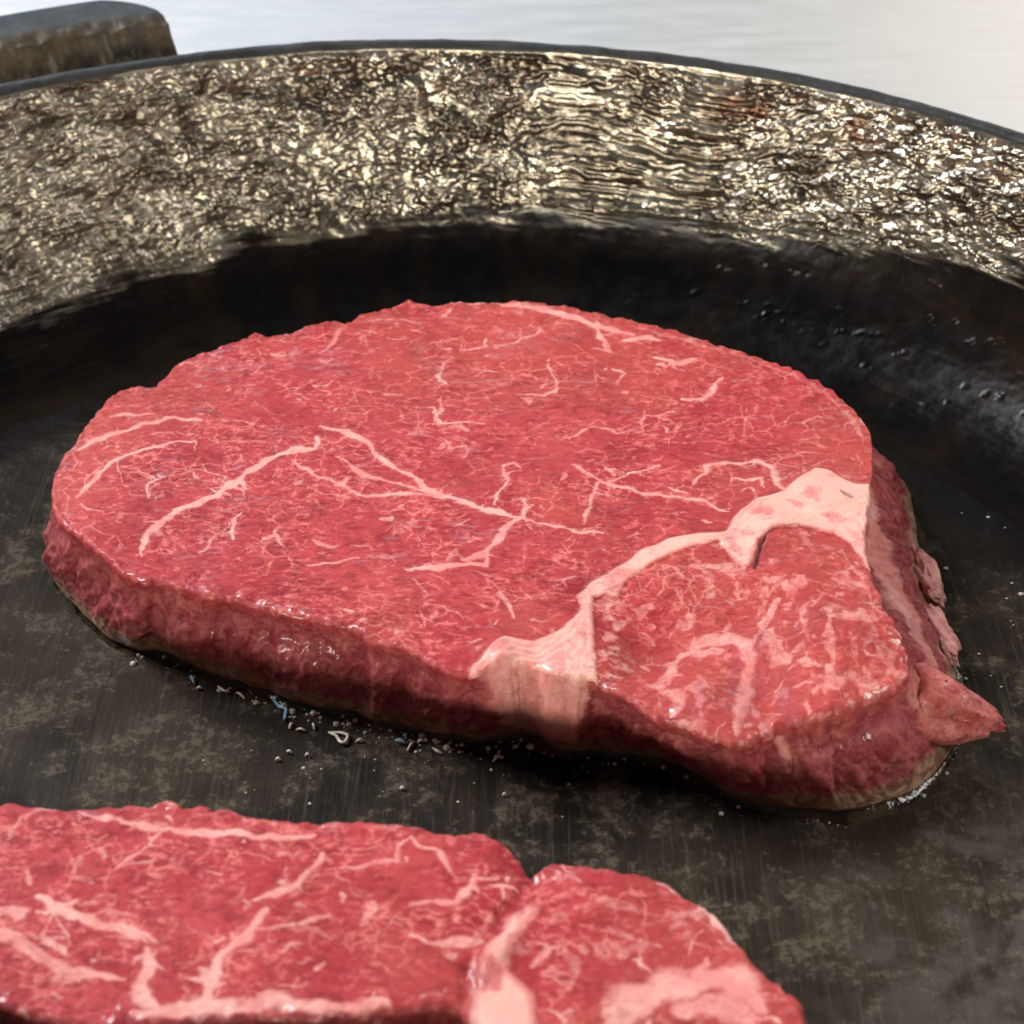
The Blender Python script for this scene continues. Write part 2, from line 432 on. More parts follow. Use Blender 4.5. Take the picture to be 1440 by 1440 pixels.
wet_shade[fl] = np.maximum(wet_shade[fl], sstep(RF - 0.020, RF - 0.002, r_[fl] + 0.004 * fbm(X[fl] * 120, Y[fl] * 120, octs=3)) * sstep(-0.02, 0.01, Y[fl]))
dry = np.zeros_like(A_)
dp = unproj([(1420, 1300)], 0)[0]
dry[fl] = sstep(0.030, 0.008, np.hypot(X[fl] - dp[0], 0.8 * (Y[fl] - dp[1])))
rust = np.zeros_like(A_)
for (rx, ry, rr) in ((1045, 125, 0.004), (1085, 128, 0.003), (1230, 160, 0.003)):
    p = unproj([(rx, ry)], 0.034)[0]
    an = math.atan2(p[1] - PC[1], p[0] - PC[0])
    rust = np.maximum(rust, np.exp(-(((A_ - an) * 0.133 / rr) ** 2 + ((z_ - (0.0345 if ry < 200 else 0.018)) / 0.0025) ** 2)))
dull = sstep(1.50, 2.05, A_) * sstep(6.0, 4.6, A_)
at = {'dull': dull.ravel(), 'wet_shade': wet_shade.ravel(), 'dry': dry.ravel(), 'rust': rust.ravel(), 'brown': np.zeros(wet_shade.size)}
Qp = grid_quads(len(PP), NA)
qrow = Qp[:, 0] // NA; Np = vertex_normals(Vp, Qp)
for nm, lo, hi, mt in (('cooking_surface', 0, nF - 1, M_FLOOR), ('side_wall', nF - 1, nW - 1, M_WALL), ('rim', nW - 1, nR - 1, M_IRON), ('outer_shell', nR - 1, 9999, M_IRON)):
    link(nm, sub_mesh(nm, Vp, Qp, (qrow >= lo) & (qrow < hi), at, Np), mt, skillet)

# assist handle: a thick tab that leaves the rim, tilts up and ends in a smooth lip
def assist_handle():
    p = unproj([(276, 66)], HR)[0]
    aR = math.atan2(p[1] - PC[1], p[0] - PC[0])
    aL = aR + 0.62
    na, nv = 220, 60
    prof = []
    a = np.linspace(0, 1, na)
    out = []
    for k, q in enumerate(np.linspace(0, 1, nv)):
        L = 0.027
        d = q * L
        # shrink angular extent towards the outer end with rounded corners
        c = 0.013 * (1 - math.sqrt(max(0, 1 - max(0, (d - L + 0.012) / 0.012) ** 2))) + 0.010 * max(0, 1 - d / 0.011) ** 2 * -0.9 + 0.0060 * q
        ang = aR + c / 0.14 + (aL - aR - 2 * c / 0.14) * a
        r = RO - 0.0030 + d
        z = HR - 0.0030 - 0.0040 * math.sin(min(1, q / 0.5) * math.pi * 0.9) * (q < 0.5) + 0.0046 * sstep(0.22, 0.66, q)
        zz = z + 0.0009 * fbm(ang * 55, np.full(na, r * 330), octs=4) * sstep(0.7, 0.4, q)
        if q > 0.93: zz = zz - 0.0022 * ((q - 0.93) / 0.07) ** 2
        out.append(np.stack([r * np.cos(ang), r * np.sin(ang), zz + 0.0065], -1))
    top = np.array(out)
    bot = top.copy(); bot[..., 2] = HR + 0.0065 - 0.0135
    V = np.concatenate([top, bot]).reshape(-1, 3)
    q1 = grid_quads(nv, na, False)
    n = nv * na
    Q = [q1, (q1 + n)[:, ::-1]]
    ring = np.concatenate([np.arange(na), np.arange(1, nv) * na + na - 1, (nv - 1) * na + np.arange(na - 2, -1, -1), np.arange(nv - 2, 0, -1) * na])
    nx = np.roll(ring, -1)
    Q.append(np.stack([ring, ring + n, nx + n, nx], -1))
    qn = np.repeat(np.linspace(0, 1, nv), na)
    br = np.concatenate([sstep(0.72, 0.5, qn), 0 * qn])
    z0 = np.zeros(2 * n)
    link('assist_handle', mesh_from('assist_handle', V, np.concatenate(Q), {'brown': br, 'wet_shade': z0, 'dry': z0, 'rust': z0}), M_IRON, skillet)
assist_handle()

# ------------------------------------------------------------------ steaks
def resample(P, n):
    P = np.asarray(P, float)
    d = np.r_[0, np.cumsum(np.linalg.norm(np.diff(P, axis=0), axis=1))]
    t = np.linspace(0, d[-1], n, endpoint=False)
    return np.stack([np.interp(t, d, P[:, k]) for k in range(P.shape[1])], -1)
def chaikin(P, it=2):
    P = np.asarray(P, float)
    for _ in range(it):
        N = np.roll(P, -1, axis=0)
        P = np.stack([0.75 * P + 0.25 * N, 0.25 * P + 0.75 * N], 1).reshape(-1, P.shape[1])
    return P
def seg_dist(x, y, poly, out, width, strength, soft=1.0):
    """raise out (mask) along a polyline; width is the half width at each vertex (metres)"""
    poly = np.asarray(poly, float); width = np.broadcast_to(width, (len(poly),))
    for i in range(len(poly) - 1):
        a, b = poly[i], poly[i + 1]
        w0, w1 = width[i], width[i + 1]; wm = max(w0, w1) * 2.2 + 1e-4
        sel = np.nonzero((x > min(a[0], b[0]) - wm) & (x < max(a[0], b[0]) + wm) & (y > min(a[1], b[1]) - wm) & (y < max(a[1], b[1]) + wm))[0]
        if len(sel) == 0: continue
        dx, dy = b - a; L = dx * dx + dy * dy + 1e-14
        px, py = x[sel] - a[0], y[sel] - a[1]
        t = np.clip((px * dx + py * dy) / L, 0, 1)
        d = np.hypot(px - t * dx, py - t * dy) / (w0 + (w1 - w0) * t + 1e-9)
        out[sel] = np.maximum(out[sel], strength * (1 - sstep(0.45, 1.75, d)))
def poly_sdf(x, y, poly, reach=0.004):
    """signed distance, negative inside"""
    poly = np.asarray(poly, float); n = len(poly)
    inside = np.zeros(x.shape, bool); dist = np.full(x.shape, reach)
    lo, hi = poly.min(0) - reach, poly.max(0) + reach
    sel = np.nonzero((x > lo[0]) & (x < hi[0]) & (y > lo[1]) & (y < hi[1]))[0]
    xs, ys = x[sel], y[sel]; ins = np.zeros(len(sel), bool); ds = np.full(len(sel), reach)
    for i in range(n):
        a, b = poly[i], poly[(i + 1) % n]
        c = ((a[1] > ys) != (b[1] > ys)) & (xs < (b[0] - a[0]) * (ys - a[1]) / (b[1] - a[1] + 1e-15) + a[0])
        ins ^= c
        dx, dy = b - a; L = dx * dx + dy * dy + 1e-14
        t = np.clip(((xs - a[0]) * dx + (ys - a[1]) * dy) / L, 0, 1)
        ds = np.minimum(ds, np.hypot(xs - a[0] - t * dx, ys - a[1] - t * dy))
    dist[sel] = np.where(ins, -ds, ds); inside[sel] = ins
    return dist

class Steak:
    """one slab of meat: traced upper outline, lower outline, veins and seams, as a dense continuous mesh"""
    def __init__(s, T, outline_px, bumps, spine_px, nu, nr, ns, seed):
        s.T, s.bumps, s.seed = T, [(unproj([(b[0], b[1])], T)[0][:2], b[2] * 9.4e-5, b[3]) for b in bumps], seed
        op = chaikin(outline_px, 1)
        op = np.vstack([op, op[:1]])
        s.u_px = resample(op, nu)
        k = np.arange(nu) * 2 * np.pi / nu
        rag = lambda f, o: fbm(np.cos(k) * f + o, np.sin(k) * f + seed, octs=4, gain=0.6)
        s.u_px = s.u_px + np.stack([rag(22, 0), rag(22, 50)], -1) * 2.6
        s.P = s.on_top(s.u_px)
        s.nu, s.nr, s.ns = nu, nr, ns
        s.spine = s.on_top(spine_px)[:, :2]
    def zt(s, x, y):
        z = np.full(np.shape(x), s.T)
        for c, r, dz in s.bumps:
            z = z + dz * np.exp(-((x - c[0]) ** 2 + (y - c[1]) ** 2) / r ** 2)
        return z
    def on_top(s, px):
        P = unproj(px, s.T)
        for _ in range(4):
            P = unproj(px, s.zt(P[:, 0], P[:, 1]))
        return P
    def plan(s, px): return s.on_top(px)[:, :2]
    def index_of(s, px):
        return int(np.argmin(np.hypot(*(s.u_px - np.asarray(px, float)).T)))

    def build_grid(s, bottom_keys, edge_r, bulge, side_amp, smooth_u=None):
        nu, nr, ns = s.nu, s.nr, s.ns
        P = s.P[:, :2]
        # nearest spine point of each outline sample, smoothed
        best = np.full(nu, 9.); C = np.zeros((nu, 2))
        for i in range(len(s.spine) - 1):
            a, b = s.spine[i], s.spine[i + 1]; ab = b - a
            t = np.clip(((P - a) @ ab) / (ab @ ab), 0, 1)
            q = a + t[:, None] * ab; d = np.linalg.norm(P - q, axis=1)
            m = d < best; best[m] = d[m]; C[m] = q[m]
        C0 = C.copy()
        for _ in range(60):
            C = (np.roll(C, 1, 0) + C * 2 + np.roll(C, -1, 0)) / 4
        # lower outline: given at keys, elsewhere under the upper one
        k = sorted(bottom_keys, key=lambda e: s.index_of(e[0]))
        idx = np.array([s.index_of(e[0]) for e in k])
        tgt = np.array([unproj([e[1]], 0.0)[0][:2] if e[1] is not None else P[i] + (C[i] - P[i]) / np.linalg.norm(C[i] - P[i]) * 0.0012 for e, i in zip(k, idx)])
        off = tgt - P[idx]
        ii = np.arange(nu)
        xi = np.r_[idx - nu, idx, idx + nu]
        O = np.stack([np.interp(ii, xi, np.r_[off[:, c], off[:, c], off[:, c]]) for c in (0, 1)], -1)
        Bt = P + O
        Ps = P.copy()
        for _ in range(12): Bt = (np.roll(Bt, 1, 0) + 2 * Bt + np.roll(Bt, -1, 0)) / 4
        s.Bt = Bt
        tan = np.roll(Ps, -8, 0) - np.roll(Ps, 8, 0); tan /= np.linalg.norm(tan, axis=1)[:, None] + 1e-12
        area = np.sum(P[:, 0] * np.roll(P[:, 1], -1) - np.roll(P[:, 0], -1) * P[:, 1])
        nrm = np.stack([tan[:, 1], -tan[:, 0]], -1) * (1 if area > 0 else -1)
        # smooth outward normals
        for _ in range(10): nrm = (np.roll(nrm, 1, 0) + 2 * nrm + np.roll(nrm, -1, 0)) / 4
        s.nrm = nrm
        # top rows (edge spacing finer)
        q = np.linspace(0, 1, nr); q = 0.85 * q + 0.15 * (1 - (1 - q) ** 3)
        Xt = C[None] + q[:, None, None] * (P - C)[None] + (C0 - C)[None] * ((1 - sstep(0, 0.25, q))[:, None, None])
        R = np.linalg.norm(P - C, axis=1)
        dE = (1 - q)[:, None] * R[None]
        x, y = Xt[..., 0], Xt[..., 1]
        z = s.zt(x, y)
        er = edge_r(s.u_px)[None] if callable(edge_r) else edge_r
        z = z - er * (1 - np.sqrt(np.clip(1 - np.clip(1 - dE / er, 0, 1) ** 2, 0, 1)))
        s.top = (x, y, z, dE)
        # side rows
        f = np.linspace(0, 1, ns + 1)[1:]
        zedge = z[-1]
        zb = 0.0012
        g = f ** 1.0
        S = P[None] + (Bt - P)[None] * (f[:, None, None] ** 1.2)
        arc = np.r_[0, np.cumsum(np.linalg.norm(np.diff(P, axis=0), axis=1))]
        s.arc = arc
        L = arc[-1] + np.linalg.norm(P[0] - P[-1])
        ca, sa = np.cos(arc / L * 2 * np.pi) * L / 2 / np.pi, np.sin(arc / L * 2 * np.pi) * L / 2 / np.pi
        cc, ff = np.broadcast_to(ca, (ns, nu)), f[:, None] * s.T
        sc = np.broadcast_to(sa, (ns, nu))
        lean_ = 0.0030 * perlin(cc * 60, sc * 60, ff * 40)
        fold = fbm((cc + lean_) * 210 + s.seed, (sc - lean_) * 210, ff * 75, octs=4, gain=0.6)
        fold2 = fbm(cc * 110, sc * 110 + s.seed, ff * 70, octs=3)
        fold3 = fbm(cc * 500 + 7, sc * 500, ff * 420 + s.seed, octs=3)
        env = np.sin(np.pi * np.clip(f, 0, 1) * 0.93 + 0.07)[:, None]
        out = bulge * (0.2 * np.sin(np.pi * f) - 0.75 * np.exp(-((f - 0.20) / 0.14) ** 2))[:, None] + side_amp * (0.95 * fold + 0.8 * fold2 + 0.25 * fold3) * env
        if smooth_u is not None:
            w = smooth_u(s.u_px)[None]
            out = out * (1 - 0.7 * w) + w * 0.0016 * np.sin(np.pi * f)[:, None] * (1 + 0.5 * fold2)
        S = S + nrm[None] * out[..., None]
        zs = zedge[None] + (zb - zedge)[None] * g[:, None]
        # underside
        under = []
        for fr, zz in ((0.985, 0.0004), (0.93, 0.0002), (0.5, 0.0002), (0.0, 0.0002)):
            under.append(np.concatenate([C + (Bt - C) * fr, np.full((nu, 1), zz)], 1))
        G = np.concatenate([np.stack([x, y, z], -1), np.concatenate([S, zs[..., None]], -1), np.array(under)])
        s.G = G; s.f = f
        s.rowkind = np.r_[np.zeros(nr), np.ones(ns), np.full(4, 2)]
        s.fside = np.r_[np.zeros(nr), f, np.ones(4)]
        return G

def finish_steak(root, s, attrs, part_of, mat, origin):
    nrow = len(s.G)
    Q = grid_quads(nrow, s.nu)[:, ::-1] if s.flip else grid_quads(nrow, s.nu)
    V = s.G.reshape(-1, 3) - np.array(origin)
    gl = np.zeros(s.G.shape[:2]); xt, yt, _z, dE = s.top
    gl[:s.nr] = sstep(0.0045, 0.0006, dE) * sstep(0.0, 0.5, fbm(xt * 170 + 3, yt * 170, octs=3)) + 0.6 * sstep(0.45, 0.9, fbm(xt * 120, yt * 120 + 7, octs=3))
    attrs['gloss'] = gl
    at = {k: v.ravel() for k, v in attrs.items()}
    lab = part_of.ravel()[Q[:, 0]]; N = vertex_normals(V, Q)
    for i, nm in enumerate(s.part_names):
        keep = lab == i
        if keep.any():
            link(nm, sub_mesh(nm, V, Q, keep, at, N), mat, root)

def wiggle(p0, ang, L, n, jit):
    pts = [np.array(p0, float)]
    for i in range(n):
        ang += random.gauss(0, jit)
        pts.append(pts[-1] + L / n * np.array([math.cos(ang), math.sin(ang)]))
    return np.array(pts)

def paint_veins(s, x, y, veins, fat, count, region, twig=0.6, thin=0.00017):
    """traced veins plus side twigs and stray flecks"""
    wx = 0.00055 * perlin(x * 420 + 3, y * 420) + 0.00016 * perlin(x * 1100, y * 1100 + 8)
    wy = 0.00055 * perlin(x * 420, y * 420 + 31) + 0.00016 * perlin(x * 1100 + 9, y * 1100)
    xw, yw = x + wx, y + wy
    for pts, w, st in veins:
        P = s.plan(pts); hw = w * 9.4e-5 / 2
        ws = np.full(len(P), hw * 0.9); ws[0] *= 0.5; ws[-1] *= 0.4
        # refine with jitter so that the line is not straight
        Q, W = [P[0]], [ws[0]]
        for i in range(len(P) - 1):
            d = np.linalg.norm(P[i + 1] - P[i]); k = max(1, int(d / 0.0012))
            for j in range(1, k + 1):
                t = j / k
                q = P[i] + (P[i + 1] - P[i]) * t
                if j < k: q = q + np.random.default_rng(abs(int(q[0] * 1e7))).normal(0, 0.00012, 2)
                Q.append(q); W.append((ws[i] + (ws[i + 1] - ws[i]) * t) * random.uniform(0.45, 1.25))
        Q = np.array(Q)
        seg_dist(xw, yw, Q, fat, np.array(W) * 1.1, st)
        seg_dist(xw, yw, Q, fat, np.array(W) * 2.4 + 0.0002, 0.34 * st)
        for i in range(len(Q) - 1):
            if random.random() < twig:
                d = Q[i + 1] - Q[i]; a = math.atan2(d[1], d[0]) + random.choice((-1, 1)) * random.uniform(0.5, 1.4)
                tw = wiggle(Q[i], a, random.uniform(0.0008, 0.0032), 4, 0.5)
                seg_dist(xw, yw, tw, fat, np.linspace(thin * random.uniform(0.8, 1.6), thin * 0.3, 5), st * random.uniform(0.45, 0.9))
    lo, hi = region
    for _ in range(count):
        p = np.array([random.uniform(lo[0], hi[0]), random.uniform(lo[1], hi[1])])
        a = random.gauss(0, 0.55) + random.choice((0, 0, 0, math.pi / 2))
        L = random.choice((0.0008, 0.0012, 0.0018, 0.003, 0.0045))
        tw = wiggle(p, a, L, 5, 0.5)
        wd = thin * random.choice((0.7, 0.9, 1.2, 1.6, 2.2))
        st = random.uniform(0.3, 0.75)
        seg_dist(xw, yw, tw, fat, np.array([wd * .4, wd, wd * 1.2, wd, wd * .8, wd * .3]), st)
        if L > 0.0025:
            tw2 = wiggle(tw[2], a + random.choice((-1, 1)) * 1.0, L * 0.5, 3, 0.5)
            seg_dist(xw, yw, tw2, fat, np.linspace(wd, wd * .3, 4), st * .9)

# ---- large steak -------------------------------------------------
OUT1 = (Z3([(75, 690), (80, 640), (110, 580), (170, 510), (200, 450), (250, 400), (310, 350), (370, 337), (405, 347), (430, 330), (500, 260), (570, 230), (650, 208), (710, 182), (755, 168), (770, 155), (795, 170), (830, 167), (890, 160), (950, 135), (1030, 115), (1085, 125), (1130, 95), (1200, 80), (1260, 62), (1285, 45), (1310, 56), (1380, 65)])
        + Z4([(60, 50), (120, 47), (215, 45), (260, 42), (330, 50), (420, 62), (520, 83), (620, 108), (720, 133), (820, 165), (920, 195), (1020, 230), (1100, 268), (1160, 310), (1210, 350), (1245, 400), (1260, 470), (1254, 540)])
        + [(1222, 715), (1216, 765), (1226, 810), (1250, 860), (1275, 905), (1284, 935)]
        + Z6([(1160, 440), (1100, 475), (980, 515), (900, 535), (845, 560), (760, 590), (680, 570), (610, 540), (540, 530), (490, 490), (440, 460), (400, 440), (340, 430), (260, 412), (215, 395), (170, 397), (120, 430), (70, 425)])
        + Z5([(1230, 510), (1180, 470), (1110, 450), (1040, 430), (1010, 400), (960, 395), (900, 380), (800, 360), (700, 330), (610, 305), (530, 300), (460, 270), (400, 255), (340, 260), (270, 220), (190, 140), (110, 90), (70, 40)]))
SEAM1 = (Z4([(1090, 515), (1040, 545), (1000, 580), (930, 600), (880, 630), (840, 695), (760, 700), (680, 715), (600, 750), (540, 790), (470, 830), (420, 870), (430, 910), (390, 950)])
         + Z6([(330, 310), (260, 345), (190, 335), (150, 360), (110, 400), (90, 470), (240, 520), (420, 480), (405, 330), (400, 240), (430, 235), (460, 240), (480, 205), (560, 150), (640, 120), (700, 105), (740, 150), (770, 172), (790, 150), (800, 100), (840, 75), (900, 70), (980, 85), (1020, 110), (1075, 190), (1120, 170)])
         + Z4([(1260, 660), (1250, 560), (1200, 560), (1160, 540), (1130, 520)]))
st1 = Steak(0.0160, OUT1, [(1010, 940, 130, -0.0018), (1160, 910, 80, 0.0022), (930, 895, 60, -0.0020), (985, 965, 45, 0.0016), (1075, 960, 34, -0.0012), (1120, 800, 60, 0.0008), (1090, 745, 30, 0.0006),
                           (700, 915, 22, 0.0010), (750, 930, 22, -0.0007), (1150, 690, 60, 0.0010), (300, 640, 260, 0.0004), (1090, 1015, 40, -0.0008), (1240, 960, 40, -0.0010)],
            [(330, 660), (1080, 800)], 1250, 270, 64, 3.0)
st1.flip = False
BK1 = [((71, 687), (70, 790)), ((74, 722), (76, 818)), ((127, 764), (120, 875)), ((164, 801), (150, 902)), ((223, 817), (223, 920)), ((320, 840), (322, 963)), ((452, 874), (452, 1003)),
       ((581, 915), (581, 1031)), ((641, 948), (640, 1038)), ((699, 932), (705, 1040)), ((798, 951), (800, 1062)), ((857, 968), (855, 1066)), ((915, 1009), (905, 1068)),
       ((997, 1032), (985, 1096)), ((1093, 1027), (1102, 1144)), ((1172, 1000), (1190, 1147)), ((1242, 977), (1285, 1122)), ((1277, 957), (1340, 1062)), ((1284, 935), (1352, 1008)),
       ((1250, 860), (1332, 935)), ((1226, 810), (1316, 872)), ((1216, 765), (1297, 812)), ((1227, 670), (1288, 752)), ((1230, 635), (1280, 705)), ((1205, 575), (1252, 682)),
       ((1060, 497), None), ((860, 441), None), ((660, 423), None), ((469, 448), None), ((277, 496), None), ((144, 567), None), ((86, 642), None)]
G = st1.build_grid(BK1, lambda u: 0.0007 + 0.0005 * sstep(900, 980, u[:, 0]) * sstep(880, 930, u[:, 1]), 0.0010, 0.0012, lambda u: sstep(664, 690, u[:, 0]) * sstep(850, 822, u[:, 0]) * (u[:, 1] > 880))
VE1 = [(Z3(p), w / 2.4, f) for p, w, f in [
    ([(985, 475), (1050, 495), (1110, 515), (1150, 545), (1180, 580), (1240, 615), (1300, 655), (1360, 700), (1400, 715), (1440, 722)], 24, 1.0),
    ([(1330, 690), (1380, 712), (1440, 725)], 26, 1.0),
    ([(1035, 580), (1080, 605), (1130, 640), (1190, 660), (1250, 672), (1320, 692), (1370, 712)], 14, 0.85),
    ([(900, 590), (930, 620), (980, 650), (1040, 670), (1090, 695), (1150, 715), (1210, 708), (1280, 705), (1360, 712)], 17, 0.9),
    ([(975, 515), (970, 550), (900, 562), (840, 572), (790, 600), (750, 625), (715, 660)], 30, 1.0),
    ([(735, 690), (715, 660), (680, 675), (640, 710), (580, 735), (530, 750), (480, 785), (430, 815), (400, 840), (385, 880), (385, 915)], 27, 1.0),
    ([(690, 665), (620, 635), (560, 625), (500, 640), (460, 655)], 10, 0.7),
    ([(575, 460), (500, 450), (440, 460), (390, 470), (340, 490), (280, 505), (220, 530), (170, 560)], 30, 1.0),
    ([(420, 440), (385, 435), (330, 440), (270, 450)], 18, 0.85),
    ([(560, 530), (470, 540), (400, 560), (340, 570), (280, 600), (240, 640), (190, 690), (160, 720)], 20, 0.9),
    ([(430, 640), (460, 652), (410, 665), (410, 720)], 14, 0.85), ([(360, 625), (400, 640), (430, 650)], 10, 0.7),
    ([(180, 740), (210, 760), (250, 765)], 22, 0.8), ([(300, 600), (310, 660), (330, 690)], 7, 0.6),
    ([(725, 770), (690, 810), (690, 860)], 16, 0.8), ([(690, 800), (650, 830), (600, 890), (570, 910)], 14, 0.7), ([(830, 830), (840, 870), (870, 895)], 13, 0.75),
    ([(640, 470), (700, 455), (760, 470), (830, 490)], 10, 0.6), ([(840, 540), (760, 525), (700, 525), (640, 540)], 11, 0.65), ([(850, 520), (840, 545), (830, 560)], 10, 0.7),
    ([(960, 340), (1000, 345), (1030, 325)], 22, 0.7), ([(800, 265), (775, 295), (740, 305)], 14, 0.65), ([(737, 350), (735, 382)], 9, 0.9), ([(600, 395), (625, 422)], 13, 0.9),
    ([(770, 400), (810, 425), (860, 445)], 14, 0.6),
    ([(1065, 145), (1040, 180), (1010, 215), (975, 235)], 20, 0.65), ([(1130, 125), (1200, 118), (1270, 120), (1320, 132)], 13, 0.7), ([(1225, 185), (1285, 183)], 22, 0.75), ([(1130, 175), (1145, 210)], 12, 0.6),
    ([(1250, 90), (1255, 125)], 9, 0.5), ([(500, 270), (550, 262), (580, 245)], 16, 0.6), ([(920, 180), (960, 175)], 16, 0.6),
    ([(1430, 245), (1395, 275), (1390, 320), (1412, 340)], 18, 0.8), ([(1390, 380), (1395, 430), (1375, 465), (1400, 470)], 14, 0.8),
    ([(965, 862), (1010, 885), (1040, 880)], 22, 0.75), ([(1310, 850), (1318, 885)], 10, 0.7), ([(940, 945), (1060, 930), (1110, 918)], 20, 0.8), ([(1410, 530), (1440, 560)], 16, 0.7),
    ([(1170, 310), (1200, 300)], 14, 0.5), ([(1160, 290), (1180, 270)], 10, 0.5), ([(480, 340), (440, 345), (410, 360)], 14, 0.5),
    ([(860, 600), (830, 640), (820, 700)], 8, 0.5), ([(1210, 700), (1260, 730), (1290, 770)], 7, 0.55), ([(380, 510), (520, 505), (570, 515)], 9, 0.6)]]
VE1 += [(Z4(p), w / 2, f) for p, w, f in [
    ([(10, 580), (80, 605), (150, 625), (220, 645), (280, 660)], 20, 1.0), ([(280, 660), (340, 675), (400, 690), (440, 697), (500, 700)], 14, 0.95),
    ([(280, 600), (272, 650), (240, 668), (210, 690), (200, 720), (165, 752)], 19, 0.95), ([(170, 750), (165, 790), (120, 780), (60, 790), (0, 800), (-60, 800)], 22, 0.95), ([(100, 770), (150, 765), (190, 740)], 20, 0.8),
    ([(190, 620), (205, 580), (230, 550), (210, 510), (240, 500), (268, 522)], 13, 0.85), ([(270, 660), (310, 700)], 12, 0.8), ([(275, 670), (275, 740), (275, 820)], 7, 0.55),
    ([(490, 555), (460, 600), (450, 640), (440, 692)], 12, 0.85), ([(490, 555), (430, 520), (412, 508)], 14, 0.9), ([(490, 555), (540, 570), (600, 585), (660, 595), (720, 600), (780, 610), (850, 640)], 15, 0.95),
    ([(510, 560), (550, 540), (600, 525), (655, 508)], 13, 0.9), ([(680, 575), (730, 585)], 14, 0.9), ([(750, 560), (790, 512), (860, 500), (920, 495), (970, 512), (990, 560), (1015, 580)], 17, 0.9),
    ([(860, 545), (900, 550), (940, 545), (950, 570)], 12, 0.8), ([(880, 580), (920, 570), (925, 600)], 10, 0.7), ([(980, 520), (1000, 490), (1040, 480), (1090, 470)], 12, 0.7),
    ([(15, 345), (38, 390), (100, 388), (165, 393)], 11, 0.85), ([(40, 430), (65, 462), (110, 450), (125, 480)], 11, 0.75), ([(30, 240), (45, 215), (60, 228)], 14, 0.7), ([(30, 290), (55, 275)], 14, 0.7),
    ([(90, 185), (165, 178), (165, 150)], 13, 0.85), ([(165, 178), (240, 165), (300, 142), (325, 120)], 12, 0.85), ([(330, 140), (290, 110)], 9, 0.7),
    ([(255, 312), (330, 312), (368, 295), (360, 260), (345, 220), (350, 200)], 11, 0.8), ([(360, 430), (400, 432), (440, 410), (480, 400), (540, 415), (610, 415)], 11, 0.75), ([(605, 410), (612, 368), (650, 370), (700, 358)], 12, 0.8),
    ([(475, 105), (490, 150), (512, 187), (465, 183)], 19, 0.9), ([(510, 185), (555, 195)], 12, 0.8), ([(560, 160), (610, 150), (660, 155)], 40, 0.95), ([(640, 205), (700, 220), (765, 208)], 34, 0.95), ([(690, 220), (720, 245)], 22, 0.9), ([(690, 220), (650, 250)], 10, 0.7),
    ([(525, 240), (560, 250), (540, 285)], 14, 0.75), ([(720, 322), (775, 325), (800, 300), (830, 262)], 22, 0.9), ([(770, 325), (790, 345)], 16, 0.8), ([(860, 272), (915, 260)], 13, 0.7), ([(900, 350), (895, 430), (880, 440)], 16, 0.55),
    ([(30, 52), (120, 52), (215, 56)], 14, 0.8), ([(215, 56), (270, 60), (350, 75), (430, 97), (500, 122), (580, 145)], 34, 1.0), ([(580, 120), (700, 150), (820, 180), (930, 215), (1040, 260), (1130, 310), (1200, 380), (1225, 450)], 20, 0.5),
    ([(390, 850), (375, 830), (415, 820)], 12, 0.7), ([(205, 868), (225, 890), (245, 935)], 22, 0.8), ([(265, 850), (295, 885)], 12, 0.7), ([(0, 890), (30, 900)], 18, 0.7), ([(420, 240), (455, 205)], 9, 0.4),
    ([(640, 440), (720, 450), (800, 440), (870, 420)], 9, 0.5), ([(820, 440), (860, 470), (900, 450)], 10, 0.5), ([(1000, 400), (1060, 390), (1100, 370), (1150, 380)], 12, 0.55), ([(1040, 440), (1100, 430), (1170, 440)], 12, 0.5), ([(1100, 330), (1170, 350)], 9, 0.5),
    ([(1210, 480), (1225, 530)], 20, 0.5), ([(560, 440), (575, 400)], 7, 0.5), ([(620, 540), (640, 560), (700, 565)], 8, 0.5), ([(470, 630), (500, 640), (530, 620)], 8, 0.5)]]
SIDEVE1 = [(Z9(p), w / 3.6, f) for p, w, f in [
    ([(360, 390), (420, 310), (520, 240), (600, 190), (690, 190), (740, 240), (770, 310), (770, 400), (750, 480), (720, 560), (700, 690)], 70, 0.85),
    ([(560, 240), (640, 210), (720, 240)], 80, 0.9), ([(780, 230), (830, 150), (880, 60), (920, 0)], 50, 0.75), ([(850, 210), (960, 200)], 60, 0.7),
    ([(1170, 360), (1190, 430), (1220, 470)], 90, 0.9), ([(1180, 340), (1190, 240), (1180, 150)], 55, 0.7), ([(1100, 480), (1150, 440)], 60, 0.8), ([(930, 280), (1030, 230), (1060, 300)], 50, 0.6),
    ([(1310, 200), (1300, 300), (1340, 380)], 50, 0.6), ([(330, 480), (400, 490), (430, 540), (390, 580)], 90, 0.75), ([(1400, 330), (1390, 450)], 60, 0.55), ([(600, 480), (580, 430), (640, 420), (680, 450)], 30, 0.6),
    ([(1130, 60), (1200, 40), (1300, 80)], 60, 0.6), ([(1000, 130), (1050, 60), (1080, 0)], 45, 0.6), ([(1380, 100), (1340, 140)], 50, 0.55), ([(240, 330), (300, 320)], 40, 0.5)]]
